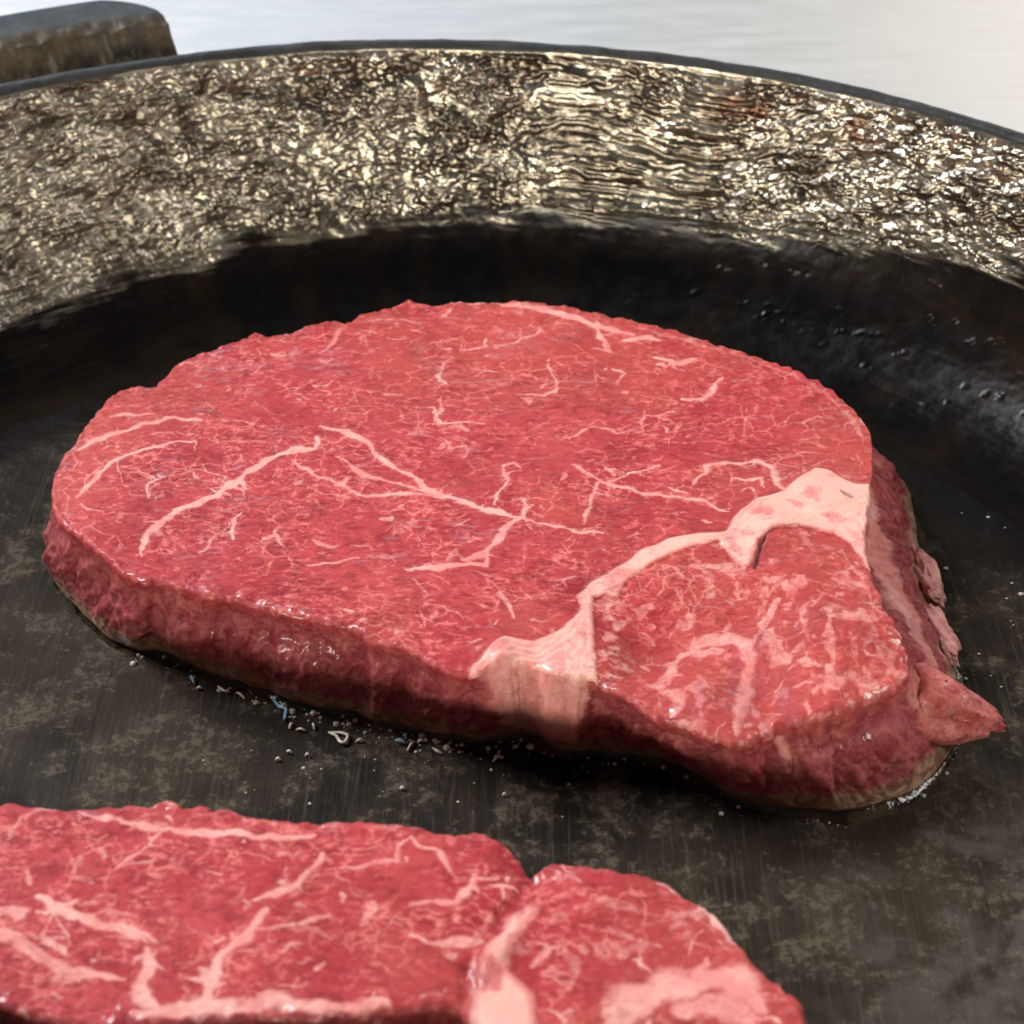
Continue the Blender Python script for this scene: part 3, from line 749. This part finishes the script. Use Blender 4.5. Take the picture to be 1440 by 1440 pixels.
SIDEVE1 += [(Z6(p), w / 1.7143, f) for p, w, f in [
    ([(560, 240), (580, 190), (560, 170)], 14, 0.6), ([(620, 180), (650, 240), (640, 280)], 14, 0.55), ([(480, 270), (500, 300), (540, 320)], 12, 0.5), ([(700, 170), (740, 200)], 16, 0.6),
    ([(860, 120), (930, 140), (1000, 150)], 14, 0.5), ([(1000, 130), (1050, 190), (1080, 260)], 18, 0.6), ([(900, 200), (960, 210), (1020, 215)], 16, 0.6), ([(930, 260), (960, 230), (1010, 250)], 16, 0.6),
    ([(1060, 270), (1080, 320), (1060, 360)], 16, 0.6), ([(960, 330), (975, 280)], 22, 0.7), ([(500, 220), (530, 250)], 10, 0.5), ([(440, 260), (460, 310), (440, 350)], 10, 0.45), ([(540, 360), (560, 330)], 10, 0.4), ([(860, 190), (820, 250), (790, 290)], 22, 0.6)]]
x, y, z, dE = st1.top
nrow, nu = st1.G.shape[0], st1.nu
nT = st1.nr
X1, Y1 = st1.G[..., 0], st1.G[..., 1]
fat = np.zeros((nrow, nu)); cook = np.zeros_like(fat); dark = np.zeros_like(fat); purple = np.zeros_like(fat); side = np.zeros_like(fat)
xf, yf = x.ravel(), y.ravel()
seam = st1.plan(SEAM1)
warpx = 0.0003 * perlin(xf * 350, yf * 350 + 5)
sd = poly_sdf(xf + warpx, yf - warpx, seam)
# right of the seam = side muscle
smpoly = st1.plan(Z6([(400, 240), (480, 205), (560, 150), (640, 120), (700, 105), (800, 100), (900, 70), (980, 85), (1070, 180), (1300, 300), (1400, 700), (800, 800), (440, 620), (410, 470), (405, 330)]))
sm = poly_sdf(xf, yf, smpoly)
fv = np.zeros(xf.size)
reg = ((X1[:nT].min(), Y1[:nT].min()), (X1[:nT].max(), Y1[:nT].max()))
paint_veins(st1, xf, yf, VE1, fv, 480, reg)
fv *= 0.88 * sstep(-0.0005, 0.0010, sm)
fs = np.zeros(xf.size)
paint_veins(st1, xf, yf, SIDEVE1, fs, 260, (smpoly.min(0), smpoly.max(0)), 0.25)
# mottled pale patches of the side muscle
mot = sstep(0.05, 0.45, fbm(xf * 300, yf * 300, octs=3)) * 0.6
fs = np.maximum(fs * 0.78, mot * sstep(0.0, 0.35, fs + 0.25)) * sstep(0.0006, -0.0006, sm)
fseam = sstep(0.00035, -0.00055, sd)
# pits and pinkish patches in the seam
fseam *= 1 - 0.35 * sstep(0.10, 0.7, fbm(xf * 260 + 4, yf * 260, octs=3)) * sstep(0.0, -0.0012, sd)
fseam *= 1 - 0.17 * (0.5 + 0.5 * np.sin(sd / 0.0011 * 6.283 + 9 * fbm(xf * 110, yf * 110, octs=4))) * sstep(-0.3, 0.5, fbm(xf * 60, yf * 60 + 4, octs=2)) * sstep(-0.0002, -0.0008, sd)
ft = np.maximum(np.maximum(fv, fs), fseam)
fat[:nT] = ft.reshape(nT, nu)
dk = np.zeros(xf.size)
seg_dist(xf, yf, st1.plan(Z4([(922, 800), (928, 775), (940, 735), (955, 700), (975, 685)])), dk, np.array([4, 5, 3.4, 2, 1]) * 9.4e-5 / 2, 1.0)
seg_dist(xf, yf, st1.plan(Z4([(955, 700), (990, 682), (1040, 677), (1100, 690)])), dk, 1.3 * 9.4e-5 / 2, 0.45)
for c, w in (((1185, 596), 9), ((1172, 590), 5)):
    p = st1.plan(Z4([(c[0] - w, c[1] - 6), (c[0] + w, c[1] + 6)])); seg_dist(xf, yf, p, dk, w * 9.4e-5 / 3, 0.55)
dark[:nT] = dk.reshape(nT, nu)
pu = np.zeros(xf.size)
for p in ([(840, 180), (810, 300), (830, 420), (790, 520), (760, 640)], [(500, 430), (540, 520), (480, 600)], [(940, 480), (960, 560), (1010, 620)], [(700, 330), (690, 450), (640, 560)]):
    seg_dist(xf + warpx * 3, yf, st1.plan(Z9(p)), pu, 9 * 9.4e-5, 0.35)
purple[:nT] = pu.reshape(nT, nu)
# relief of the top: fat stands a little proud in the lean, seam borders are grooves, ragged edge
rel = 0.00004 * ft * (sm > 0) + 0.00030 * fseam * 1.0
rel -= 0.00010 * np.exp(-((sd - 0.0002) / 0.00045) ** 2)
rel += 0.00012 * fbm(xf * 260, yf * 520, octs=4) + 0.00022 * fbm(xf * 70, yf * 90, octs=3)
rel += np.where(sm < 0, 0.00045 * fbm(xf * 170 + 9, yf * 170, octs=4), 0)
rel -= 0.0003 * dk
edge = sstep(0.0035, 0.0004, dE.ravel())
rel += edge * (0.00035 * fbm(xf * 420, yf * 420, octs=3)) 
st1.G[:nT, :, 2] += rel.reshape(nT, nu)
st1.G[nT:, :, 2][:st1.ns] += (rel.reshape(nT, nu)[-1])[None] * (1 - st1.f[:, None])
# side colouring, by the outline's position and the height
fq = st1.fside[:, None] + 0 * fat
upx, upy = st1.u_px[:, 0][None] + 0 * fat, st1.u_px[:, 1][None] + 0 * fat
sidem = st1.rowkind[:, None] >= 1
side = np.where(sidem, 1.0, 0.0) + 0 * fat
side[:nT] = sstep(0.0012, 0.0, dE) * 0.55
side = np.where(sidem, 0.55 + 0.45 * sstep(0.0, 0.2, fq), side)
arc3 = st1.arc[None] + 0 * fat
zst = fq * st1.T
streak = sstep(0.15, 0.55, fbm(arc3 * 380, zst * 70, octs=4, gain=0.6)) * 0.5 + 0.5 * sstep(0.25, 0.6, fbm(arc3 * 240 + 9, zst * 330, octs=4))
wob = 16 * fbm(arc3 * 150, zst * 260, octs=3)
ffront = sstep(664, 690, upx + wob - 22 * fq) * sstep(850, 822, upx + wob + 26 * fq) * (upy > 880) * (0.72 + 0.28 * sstep(-0.3, 0.3, fbm(arc3 * 300, zst * 60, octs=3)))
rightu = (upx > 1195) & (upy > 640) & (upy < 950)
fc = np.interp(upy, [640, 690, 730, 780, 860, 945], [0.0, 0.10, 0.22, 0.42, 0.52, 0.60]) + 0.05 * fbm(arc3 * 160, zst * 60, octs=2)
rband = rightu * sstep(655, 690, upy) * np.exp(-((fq - fc) / np.interp(upy, [680, 760, 940], [0.16, 0.20, 0.11])) ** 4)
rred = rightu * np.exp(-((fq - fc - 0.24) / 0.06) ** 2)
corner = np.exp(-((upx - 1282) / 12) ** 2) * (upy > 900) * sstep(0.85, 0.5, fq)
tip = np.exp(-((upx + 0.4 * wob - 1098 - 34 * fq) / 9) ** 2) * (upy > 980) * sstep(0.85, 0.1, fq)
lowfat = rightu * sstep(0.80, 0.92, fq + 0.08 * fbm(arc3 * 330, zst * 200, octs=3)) * 0.8
sf = np.maximum.reduce([streak * 0.5, ffront * 0.85, rband * 0.85, corner * 0.6, tip * 0.9, lowfat]) * (1 - 0.7 * rred)
fat = np.where(sidem, sf, fat)
cook = np.where(sidem, sstep(0.62, 1.02, fq + 0.10 * fbm(arc3 * 200, zst * 160, octs=3)), 0.0)
part = np.zeros(fat.shape, int)                        # 0 main muscle, 1 fat seam, 2 side muscle
part[:nT] = np.where(sd.reshape(nT, nu) < 0, 1, np.where(sm.reshape(nT, nu) < 0, 2, 0))
pe = part[nT - 1].copy()
part[nT:] = pe[None]
part = np.where(sidem & (ffront > 0.4), 1, np.where(sidem & (part == 1) & (upx < 1000), 0, part))
part = np.where(sidem & (rband > 0.5), 1, part)
part[-4:] = 0
st1.part_names = ['main_muscle', 'fat_seam', 'side_muscle']
o1 = (st1.P[:, 0].mean(), st1.P[:, 1].mean(), 0.0)
steak1 = empty('beef_steak', o1)
tag(steak1, 'whole thick raw marbled steak with pale fat seam and dark slit, lying beside skillet wall', 'steak', 'raw steaks in the skillet')
finish_steak(steak1, st1, {'fat': fat, 'cook': cook, 'dark': dark, 'purple': purple, 'side': side}, part, M_MEAT, o1)

def blob(name, centre, size, rot, parent, origin, fatv, cookv, seed, amp=0.13, n=(40, 56), hole=None, taper=0.0):
    th = np.linspace(0.02, math.pi - 0.02, n[0])[:, None]; ph = np.linspace(0, 2 * math.pi, n[1], endpoint=False)[None]
    d = np.stack([np.sin(th) * np.cos(ph), np.sin(th) * np.sin(ph), np.cos(th) + 0 * ph], -1)
    r = 1 + amp * fbm(d[..., 0] * 1.6 + seed, d[..., 1] * 1.6, d[..., 2] * 1.6, octs=3)
    if hole is not None:
        hd = np.array(hole); hd = hd / np.linalg.norm(hd)
        r = r - 0.30 * np.exp(-((d @ hd - 1) / 0.05) ** 2) + 0.10 * np.exp(-((d @ hd - 0.86) / 0.05) ** 2)
    V = d * r[..., None] * np.array(size)
    tp = 1 - taper * np.clip(V[..., 0] / size[0], -0.3, 1.2)
    V[..., 1] *= tp; V[..., 2] *= tp; V[..., 2] -= 0.0012 * taper * np.clip(V[..., 0] / size[0], 0, 1.3) ** 2
    c, s_ = math.cos(rot), math.sin(rot)
    V = np.stack([V[..., 0] * c - V[..., 1] * s_, V[..., 0] * s_ + V[..., 1] * c, V[..., 2]], -1) + np.array(centre)
    V[..., 2] = np.maximum(V[..., 2], 0.0003)
    V = V.reshape(-1, 3)
    k = len(V)
    nz_ = fbm(V[:, 0] * 400, V[:, 1] * 400, V[:, 2] * 400, octs=3)
    dk_ = np.zeros(k)
    if hole is not None:
        dk_ = 0.0 * dk_
    at = {'fat': np.clip(fatv + 0.15 * nz_, 0, 1), 'cook': np.clip(cookv * sstep(0.006, 0.0, V[:, 2]), 0, 1), 'dark': dk_, 'purple': np.zeros(k), 'side': np.full(k, 0.35)}
    return link(name, mesh_from(name, V - np.array(origin), grid_quads(n[0], n[1])[:, ::-1], at), M_MEAT, parent)
c = unproj([(1322, 1000)], 0.0056)[0]
blob('fat_nub', c, (0.0080, 0.0046, 0.0046), math.radians(-14), steak1, o1, 0.42, 0.8, 2.0, amp=0.26, hole=(0.35, -0.85, 0.40), taper=0.62)
c = unproj([(1298, 806)], 0.0022)[0]
blob('browned_scrap', c, (0.0018, 0.0064, 0.0016), 0.1, steak1, o1, 0.8, 1.0, 4.0, amp=0.4)
c = unproj([(1318, 888)], 0.0022)[0]
blob('browned_scrap', c, (0.0018, 0.0056, 0.0015), 0.25, steak1, o1, 0.7, 1.0, 6.0, amp=0.4)
def curl(px, zs, rad, parent, origin, seed, fatv=0.7):
    P = np.array([unproj([p], z_)[0] for p, z_ in zip(px, zs)])
    P = np.stack([np.interp(np.linspace(0, 1, 24), np.linspace(0, 1, len(P)), P[:, k]) for k in range(3)], -1)
    V, Q = tube(P, rad * (0.35 + 0.75 * np.sin(np.linspace(0.25, 2.9, 24))), 12)
    k = len(V)
    at = {'fat': np.full(k, fatv), 'cook': np.zeros(k), 'dark': np.zeros(k), 'purple': np.zeros(k), 'side': np.full(k, 0.4)}
    link('fat_curl', mesh_from('fat_curl', V - np.array(origin), Q, at), M_MEAT, parent)
curl([(676, 968), (680, 988), (672, 1008), (658, 1012), (648, 1000)], [0.0085, 0.0065, 0.004, 0.0035, 0.0042], 0.0008, steak1, o1, 1)
curl([(668, 942), (652, 944), (640, 954), (634, 946)], [0.0145, 0.0140, 0.0132, 0.0132], 0.0010, steak1, o1, 2, 0.45)

# ---- second steak ------------------------------------------------
OUT2 = ([(-170, 1270), (-150, 1200), (-90, 1150), (-40, 1132)] + Z7([(0, 95), (40, 92), (100, 105), (180, 115), (240, 112), (300, 98), (330, 105), (370, 95), (410, 105), (450, 88), (490, 88), (520, 108), (570, 96), (600, 115), (650, 115), (720, 135), (800, 135), (850, 150), (900, 140), (980, 145), (1050, 145), (1150, 155), (1240, 175), (1300, 180), (1350, 168), (1400, 195), (1450, 235)])
        + Z8([(222, 268), (236, 245), (290, 225), (350, 235), (420, 245), (470, 255), (520, 260), (560, 280), (620, 320), (680, 355), (720, 410), (750, 445), (790, 500), (850, 540), (890, 570), (908, 632)])
        + [(1125, 1475), (1040, 1515), (930, 1525), (820, 1500), (720, 1475), (668, 1445), (640, 1415), (600, 1418), (540, 1424), (430, 1432), (330, 1432), (230, 1440), (130, 1446), (60, 1436), (0, 1412), (-70, 1400), (-140, 1350)])
st2 = Steak(0.0165, OUT2, [(745, 1225, 30, -0.0008), (700, 1300, 36, -0.0005), (665, 1380, 40, -0.0006), (690, 1340, 26, 0.0012), (900, 1320, 120, -0.0008), (300, 1300, 200, 0.0003), (860, 1240, 60, 0.0005)],
            [(0, 1280), (860, 1390)], 950, 220, 40, 21.0)
st2.flip = False
BK2 = [((-170, 1270), None), ((0, 1127), None), ((300, 1130), None), ((600, 1160), None), ((745, 1215), None), ((900, 1225), None), ((1047, 1333), (1050, 1440)), ((1137, 1440), (1150, 1555)), ((1040, 1515), (1050, 1640)),
       ((820, 1500), (820, 1625)), ((640, 1415), (640, 1560)), ((430, 1432), (430, 1570)), ((130, 1446), (130, 1580)), ((-70, 1400), (-80, 1530))]
st2.build_grid(BK2, 0.0009, 0.0010, 0.0012)
VE2 = [(Z7(p), w / 2.4, f * 0.85) for p, w, f in [
    ([(230, 125), (290, 140), (370, 155), (440, 175), (520, 180), (600, 185), (700, 185), (780, 195), (840, 197), (890, 188)], 26, 0.95),
    ([(440, 190), (400, 230), (350, 265), (330, 280)], 18, 0.75), ([(350, 270), (430, 258)], 16, 0.7), ([(300, 190), (240, 220)], 16, 0.6),
    ([(-80, 380), (0, 400), (60, 410), (90, 400)], 40, 0.8), ([(110, 360), (150, 390), (220, 420), (300, 440), (370, 450), (440, 487)], 32, 0.95),
    ([(-80, 440), (0, 470), (60, 490), (120, 530), (170, 560), (240, 580), (345, 592)], 40, 0.95), ([(180, 570), (150, 590), (210, 600)], 40, 0.8),
    ([(410, 510), (420, 560), (390, 610), (400, 650), (460, 685)], 40, 0.9), ([(910, 240), (860, 300), (820, 335), (760, 355), (715, 378)], 20, 0.85), ([(800, 280), (820, 330)], 14, 0.7),
    ([(750, 400), (710, 450), (650, 510), (610, 550), (590, 600), (570, 650)], 40, 0.95), ([(720, 460), (800, 445), (880, 430), (935, 408)], 24, 0.75),
    ([(960, 285), (1040, 270), (1110, 265), (1130, 215), (1140, 195)], 22, 0.8), ([(1000, 225), (1060, 225)], 26, 0.6), ([(1150, 190), (1190, 215), (1240, 235), (1255, 280), (1290, 310)], 20, 0.8),
    ([(1330, 300), (1310, 350), (1280, 380), (1220, 372), (1150, 380)], 28, 0.9), ([(1330, 310), (1395, 310)], 26, 0.75), ([(1160, 470), (1220, 490), (1300, 490), (1375, 478)], 28, 0.8),
    ([(390, 690), (500, 680), (600, 670), (700, 665), (800, 660), (900, 670), (1000, 675), (1090, 662)], 52, 0.95), ([(30, 180), (60, 140), (120, 120), (160, 130)], 22, 0.7), ([(230, 250), (200, 300), (260, 320)], 26, 0.5),
    ([(190, 370), (290, 380), (320, 400)], 24, 0.5), ([(640, 370), (700, 330), (640, 300)], 18, 0.5), ([(980, 330), (1000, 360), (1060, 350)], 20, 0.5), ([(500, 230), (480, 260), (520, 280)], 18, 0.5), ([(1240, 640), (1180, 640)], 30, 0.5)]]
SV2 = [(Z8(p), w / 1.756, f) for p, w, f in [
    ([(430, 640), (470, 580), (560, 540), (680, 515), (740, 530), (790, 600)], 70, 0.85), ([(600, 600), (700, 580), (760, 620)], 80, 0.75), ([(560, 400), (600, 380)], 30, 0.5), ([(330, 350), (400, 330), (480, 350)], 24, 0.45),
    ([(420, 400), (480, 430), (540, 440)], 24, 0.45), ([(640, 335), (690, 380), (730, 430)], 30, 1.0), ([(540, 280), (600, 315)], 20, 0.7), ([(300, 430), (330, 480), (320, 540)], 30, 0.5), ([(200, 360), (260, 330)], 24, 0.5)]]
x, y, z, dE = st2.top
nrow, nu, nT = st2.G.shape[0], st2.nu, st2.nr
xf, yf = x.ravel(), y.ravel()
seam2 = st2.plan(Z8([(195, 345), (160, 368), (120, 420), (85, 465), (72, 520), (66, 690), (160, 720), (245, 660), (235, 560), (175, 500), (185, 440), (222, 400), (250, 350), (225, 335)]))
sm2p = st2.plan(Z8([(222, 260), (214, 300), (165, 352), (95, 440), (68, 500), (60, 640), (80, 900), (1000, 900), (1000, 500), (600, 200), (240, 150)]))
wv = 0.0003 * perlin(xf * 350, yf * 350 + 5)
sd2 = poly_sdf(xf + wv, yf - wv, seam2); sm2 = poly_sdf(xf, yf, sm2p)
fv = np.zeros(xf.size)
paint_veins(st2, xf, yf, VE2, fv, 240, ((xf.min(), yf.min()), (xf.max(), yf.max())), 0.25)
fv *= sstep(-0.0003, 0.0006, sm2)
fs = np.zeros(xf.size)
paint_veins(st2, xf, yf, SV2, fs, 90, (sm2p.min(0), sm2p.max(0)), 0.3)
fs = np.maximum(fs, 0.45 * sstep(0.05, 0.5, fbm(xf * 260, yf * 260, octs=3))) * sstep(0.0003, -0.0005, sm2)
fseam = sstep(0.0007, -0.0012, sd2)
fseam *= 1 - 0.4 * sstep(0.15, 0.5, fbm(xf * 200, yf * 200, octs=3))
ft = np.maximum(np.maximum(fv, fs), fseam)
gro = st2.plan(Z8([(224, 255), (215, 300), (168, 350), (97, 440), (70, 500), (62, 640)]))
dk = np.zeros(xf.size); seg_dist(xf, yf, gro, dk, 0.0008, 1.0)
rel = 0.00004 * ft + 0.0004 * fseam - 0.0005 * dk + 0.00012 * fbm(xf * 260, yf * 420, octs=4) + 0.0002 * fbm(xf * 70, yf * 90, octs=3) + sstep(0.003, 0.0004, dE.ravel()) * 0.00035 * fbm(xf * 420, yf * 420, octs=3)
fat = np.zeros((nrow, nu)); fat[:nT] = ft.reshape(nT, nu)
dark = np.zeros_like(fat); dark[:nT] = 0.0
purple = np.zeros_like(fat)
st2.G[:nT, :, 2] += rel.reshape(nT, nu)
st2.G[nT:, :, 2][:st2.ns] += (rel.reshape(nT, nu)[-1])[None] * (1 - st2.f[:, None])
fq = st2.fside[:, None] + 0 * fat; sidem = st2.rowkind[:, None] >= 1
arc3 = st2.arc[None] + 0 * fat; zst = fq * st2.T
side = np.zeros_like(fat); side[:nT] = sstep(0.0012, 0, dE) * 0.5
side = np.where(sidem, 0.6 + 0.4 * sstep(0, .2, fq), side)
upx, upy = st2.u_px[:, 0][None] + 0 * fat, st2.u_px[:, 1][None] + 0 * fat
sf = np.maximum(0.5 * sstep(0.15, 0.55, fbm(arc3 * 380, zst * 90, octs=4, gain=0.6)), 0.8 * sstep(650, 675, upx) * sstep(770, 740, upx) * (upy > 1400))
sf = np.maximum(sf, 0.95 * (upx > 960) * (upx < 1052) * (upy < 1345) * (upy > 1255))
fat = np.where(sidem, sf, fat)
cook = np.where(sidem, sstep(0.65, 1.0, fq + 0.1 * fbm(arc3 * 200, zst * 160, octs=3)), 0.0)
part = np.zeros(fat.shape, int)
part[:nT] = np.where(sd2.reshape(nT, nu) < 0, 1, np.where(sm2.reshape(nT, nu) < 0, 2, 0))
part[nT:] = part[nT - 1][None]; part[-4:] = 0
st2.part_names = ['main_muscle', 'fat_seam', 'side_muscle']
o2 = (st2.P[:, 0].mean(), st2.P[:, 1].mean(), 0.0)
steak2 = empty('beef_steak', o2)
tag(steak2, 'partly cropped raw steak with notched back edge and rounded fat knob in its groove', 'steak', 'raw steaks in the skillet')
finish_steak(steak2, st2, {'fat': fat, 'cook': cook, 'dark': dark, 'purple': purple, 'side': side}, part, M_MEAT, o2)

# ------------------------------------------------------------------ oil bubbles and fat scraps
m = NT('hot_oil')
m.set(Base_Color=(0.75, 0.70, 0.58), Roughness=0.05, Transmission_Weight=0.35, IOR=1.45, Specular_IOR_Level=0.9)
M_OIL = m.mat
m = NT('pale_fat_scrap')
m.set(Base_Color=m.mix(m.ramp(m.noise(900, 3), 0.4, 0.6), (0.62, 0.56, 0.42), (0.80, 0.76, 0.66)), Roughness=0.25, Subsurface_Weight=0.2, Subsurface_Scale=0.0005)
M_SCRAP = m.mat
m = NT('bluish_fat_scrap')
m.set(Base_Color=(0.28, 0.48, 0.62), Roughness=0.2)
M_BLUE = m.mat

def dome(n=8, k=4):
    V = []
    for i in range(k):
        a = i / k * math.pi / 2
        for j in range(n):
            b = j / n * 2 * math.pi
            V.append((math.cos(a) * math.cos(b), math.cos(a) * math.sin(b), math.sin(a)))
    V += [(0, 0, 1)] * n
    return np.array(V), grid_quads(k + 1, n)
DV, DQ = dome()
vs, qs, n0 = [], [], 0
front = [i for i in range(st1.nu) if 200 < st1.u_px[i, 0] < 1340 and st1.u_px[i, 1] > 780]
for _ in range(90):
    i = random.choice(front)
    b = st1.Bt[i] + st1.nrm[i] * (0.0002 + abs(random.gauss(0, 0.0010)))
    r = 0.00008 + 0.00030 * random.random() ** 3
    vs.append(DV * (r, r, r * 0.75) + (b[0] + random.gauss(0, 2e-4), b[1], 0.00005)); qs.append(DQ + n0); n0 += len(DV)
for _ in range(55):                                    # splashes on the bare iron in front of the steak
    p = unproj([(random.gauss(620, 170), 1040 + abs(random.gauss(0, 45)))], 0)[0]
    r = 0.00008 + 0.00020 * random.random() ** 3
    vs.append(DV * (r, r, r * 0.7) + (p[0], p[1], 0.00005)); qs.append(DQ + n0); n0 += len(DV)
for _ in range(80):
    p = unproj([(random.choice((random.uniform(360, 740), random.gauss(610, 60))), 0)], 0)[0]
    i = min(front, key=lambda k: abs(st1.Bt[k, 0] - p[0])); b = st1.Bt[i] + st1.nrm[i] * random.uniform(0.0002, 0.0022)
    r = 0.00012 + 0.00042 * random.random() ** 3
    vs.append(DV * (r, r, r * 0.8) + (b[0], b[1], 0.00005)); qs.append(DQ + n0); n0 += len(DV)
for _ in range(26):
    p = unproj([(random.uniform(1240, 1440), random.uniform(480, 1000))], 0)[0]
    r = 0.0001 + 0.00022 * random.random() ** 3
    vs.append(DV * (r * 1.4, r, r * 0.7) + (p[0], p[1], 0.00005)); qs.append(DQ + n0); n0 += len(DV)
ob = link('oil_bubbles', mesh_from('oil_bubbles', np.concatenate(vs), np.concatenate(qs)), M_OIL)
tag(ob, 'tiny clear hot oil bubbles fringing the steak and spattered on the iron', 'oil', kind='stuff')

m = NT('oil_meniscus')
m.set(Base_Color=m.mix(m.ramp(m.noise(260, 3), 0.4, 0.6), (0.015, 0.010, 0.006), (0.055, 0.038, 0.020)), Roughness=0.12, Specular_IOR_Level=0.5, Normal=m.bump(m.noise(900, 3), 0.0004, 0.4))
kk = np.linspace(0, 2 * np.pi, st1.nu, endpoint=False)
wd = 0.0010 + 0.0009 * np.clip(fbm(np.cos(kk) * 9, np.sin(kk) * 9, octs=4), -0.6, 1.2)
wd = wd * (0.25 + 0.75 * sstep(150, 330, st1.u_px[:, 0]))
rows_ = []
for q in np.linspace(0, 1, 7):
    rows_.append(np.concatenate([st1.Bt + st1.nrm * (wd * (q * 1.0) - 0.0006 * (1 - q))[:, None], np.full((st1.nu, 1), 1.0) * (0.00002 + 0.0008 * (1 - q) ** 2) * sstep(150, 330, st1.u_px[:, :1])], 1))
of = link('oil_film', mesh_from('oil_film', np.concatenate(rows_), grid_quads(7, st1.nu)), m.mat)
tag(of, 'thin glossy brown ring of oil and meat juice around the whole steak base', 'oil', kind='stuff')

def scrap(pts, rad, mat, label, group, z=0.0005):
    P = unproj(pts, z); P = np.stack([np.interp(np.linspace(0, 1, 14), np.linspace(0, 1, len(P)), P[:, k]) for k in range(3)], -1)
    P[:, 2] = rad * 0.9 + 0.0003 * np.abs(np.sin(np.linspace(0, 3, 14)))
    o = P.mean(0); o[2] = 0
    V, Q = tube(P - o, rad * 0.85 * (0.6 + 0.6 * np.sin(np.linspace(0.3, 2.8, 14))), 6)
    ob = link('fat_scrap', mesh_from('fat_scrap', V, Q), mat); ob.location = o
    tag(ob, label, 'scrap', group)
def Zs(p): return [(240 + a / 2.88, 900 + b / 2.88) for a, b in p]
gl = 'fat scraps on the pan floor'
L1 = 'thin pale shred of fat lying on the black iron along the whole steak'
L2 = 'small bluish shred of fat at the front foot of the whole steak'
L3 = 'looped white scrap of fat on the iron in front of the whole steak'
scrap(Zs([(640, 368), (690, 372), (722, 385), (705, 418), (685, 412), (672, 385), (640, 368)]), 0.00024, M_SCRAP, L3, None)
for p in ([(190, 180), (215, 205), (235, 205)], [(265, 205), (300, 232)], [(480, 352), (492, 330)], [(508, 356), (545, 362)], [(575, 330), (582, 355)], [(958, 442), (985, 405)], [(1000, 408), (1025, 402)],
          [(1060, 430), (1080, 450), (1100, 455)], [(1305, 485), (1325, 470), (1350, 470)], [(1325, 468), (1335, 440)], [(425, 480), (442, 476)], [(470, 446), (488, 450)], [(545, 462), (560, 460)], [(105, 190), (128, 190)], [(1345, 622), (1358, 620)], [(930, 598), (942, 594)], [(750, 405), (780, 400)]):
    scrap(Zs(p), 0.00018, M_SCRAP, L1, gl)
for p in ([(415, 235), (440, 270), (470, 280), (460, 318)], [(80, 140), (95, 170)], [(910, 402), (948, 412)]):
    scrap(Zs(p), 0.00026, M_BLUE, L2, 'bluish fat shreds')
for p in ([(1170, 1046), (1172, 1050)],): pass
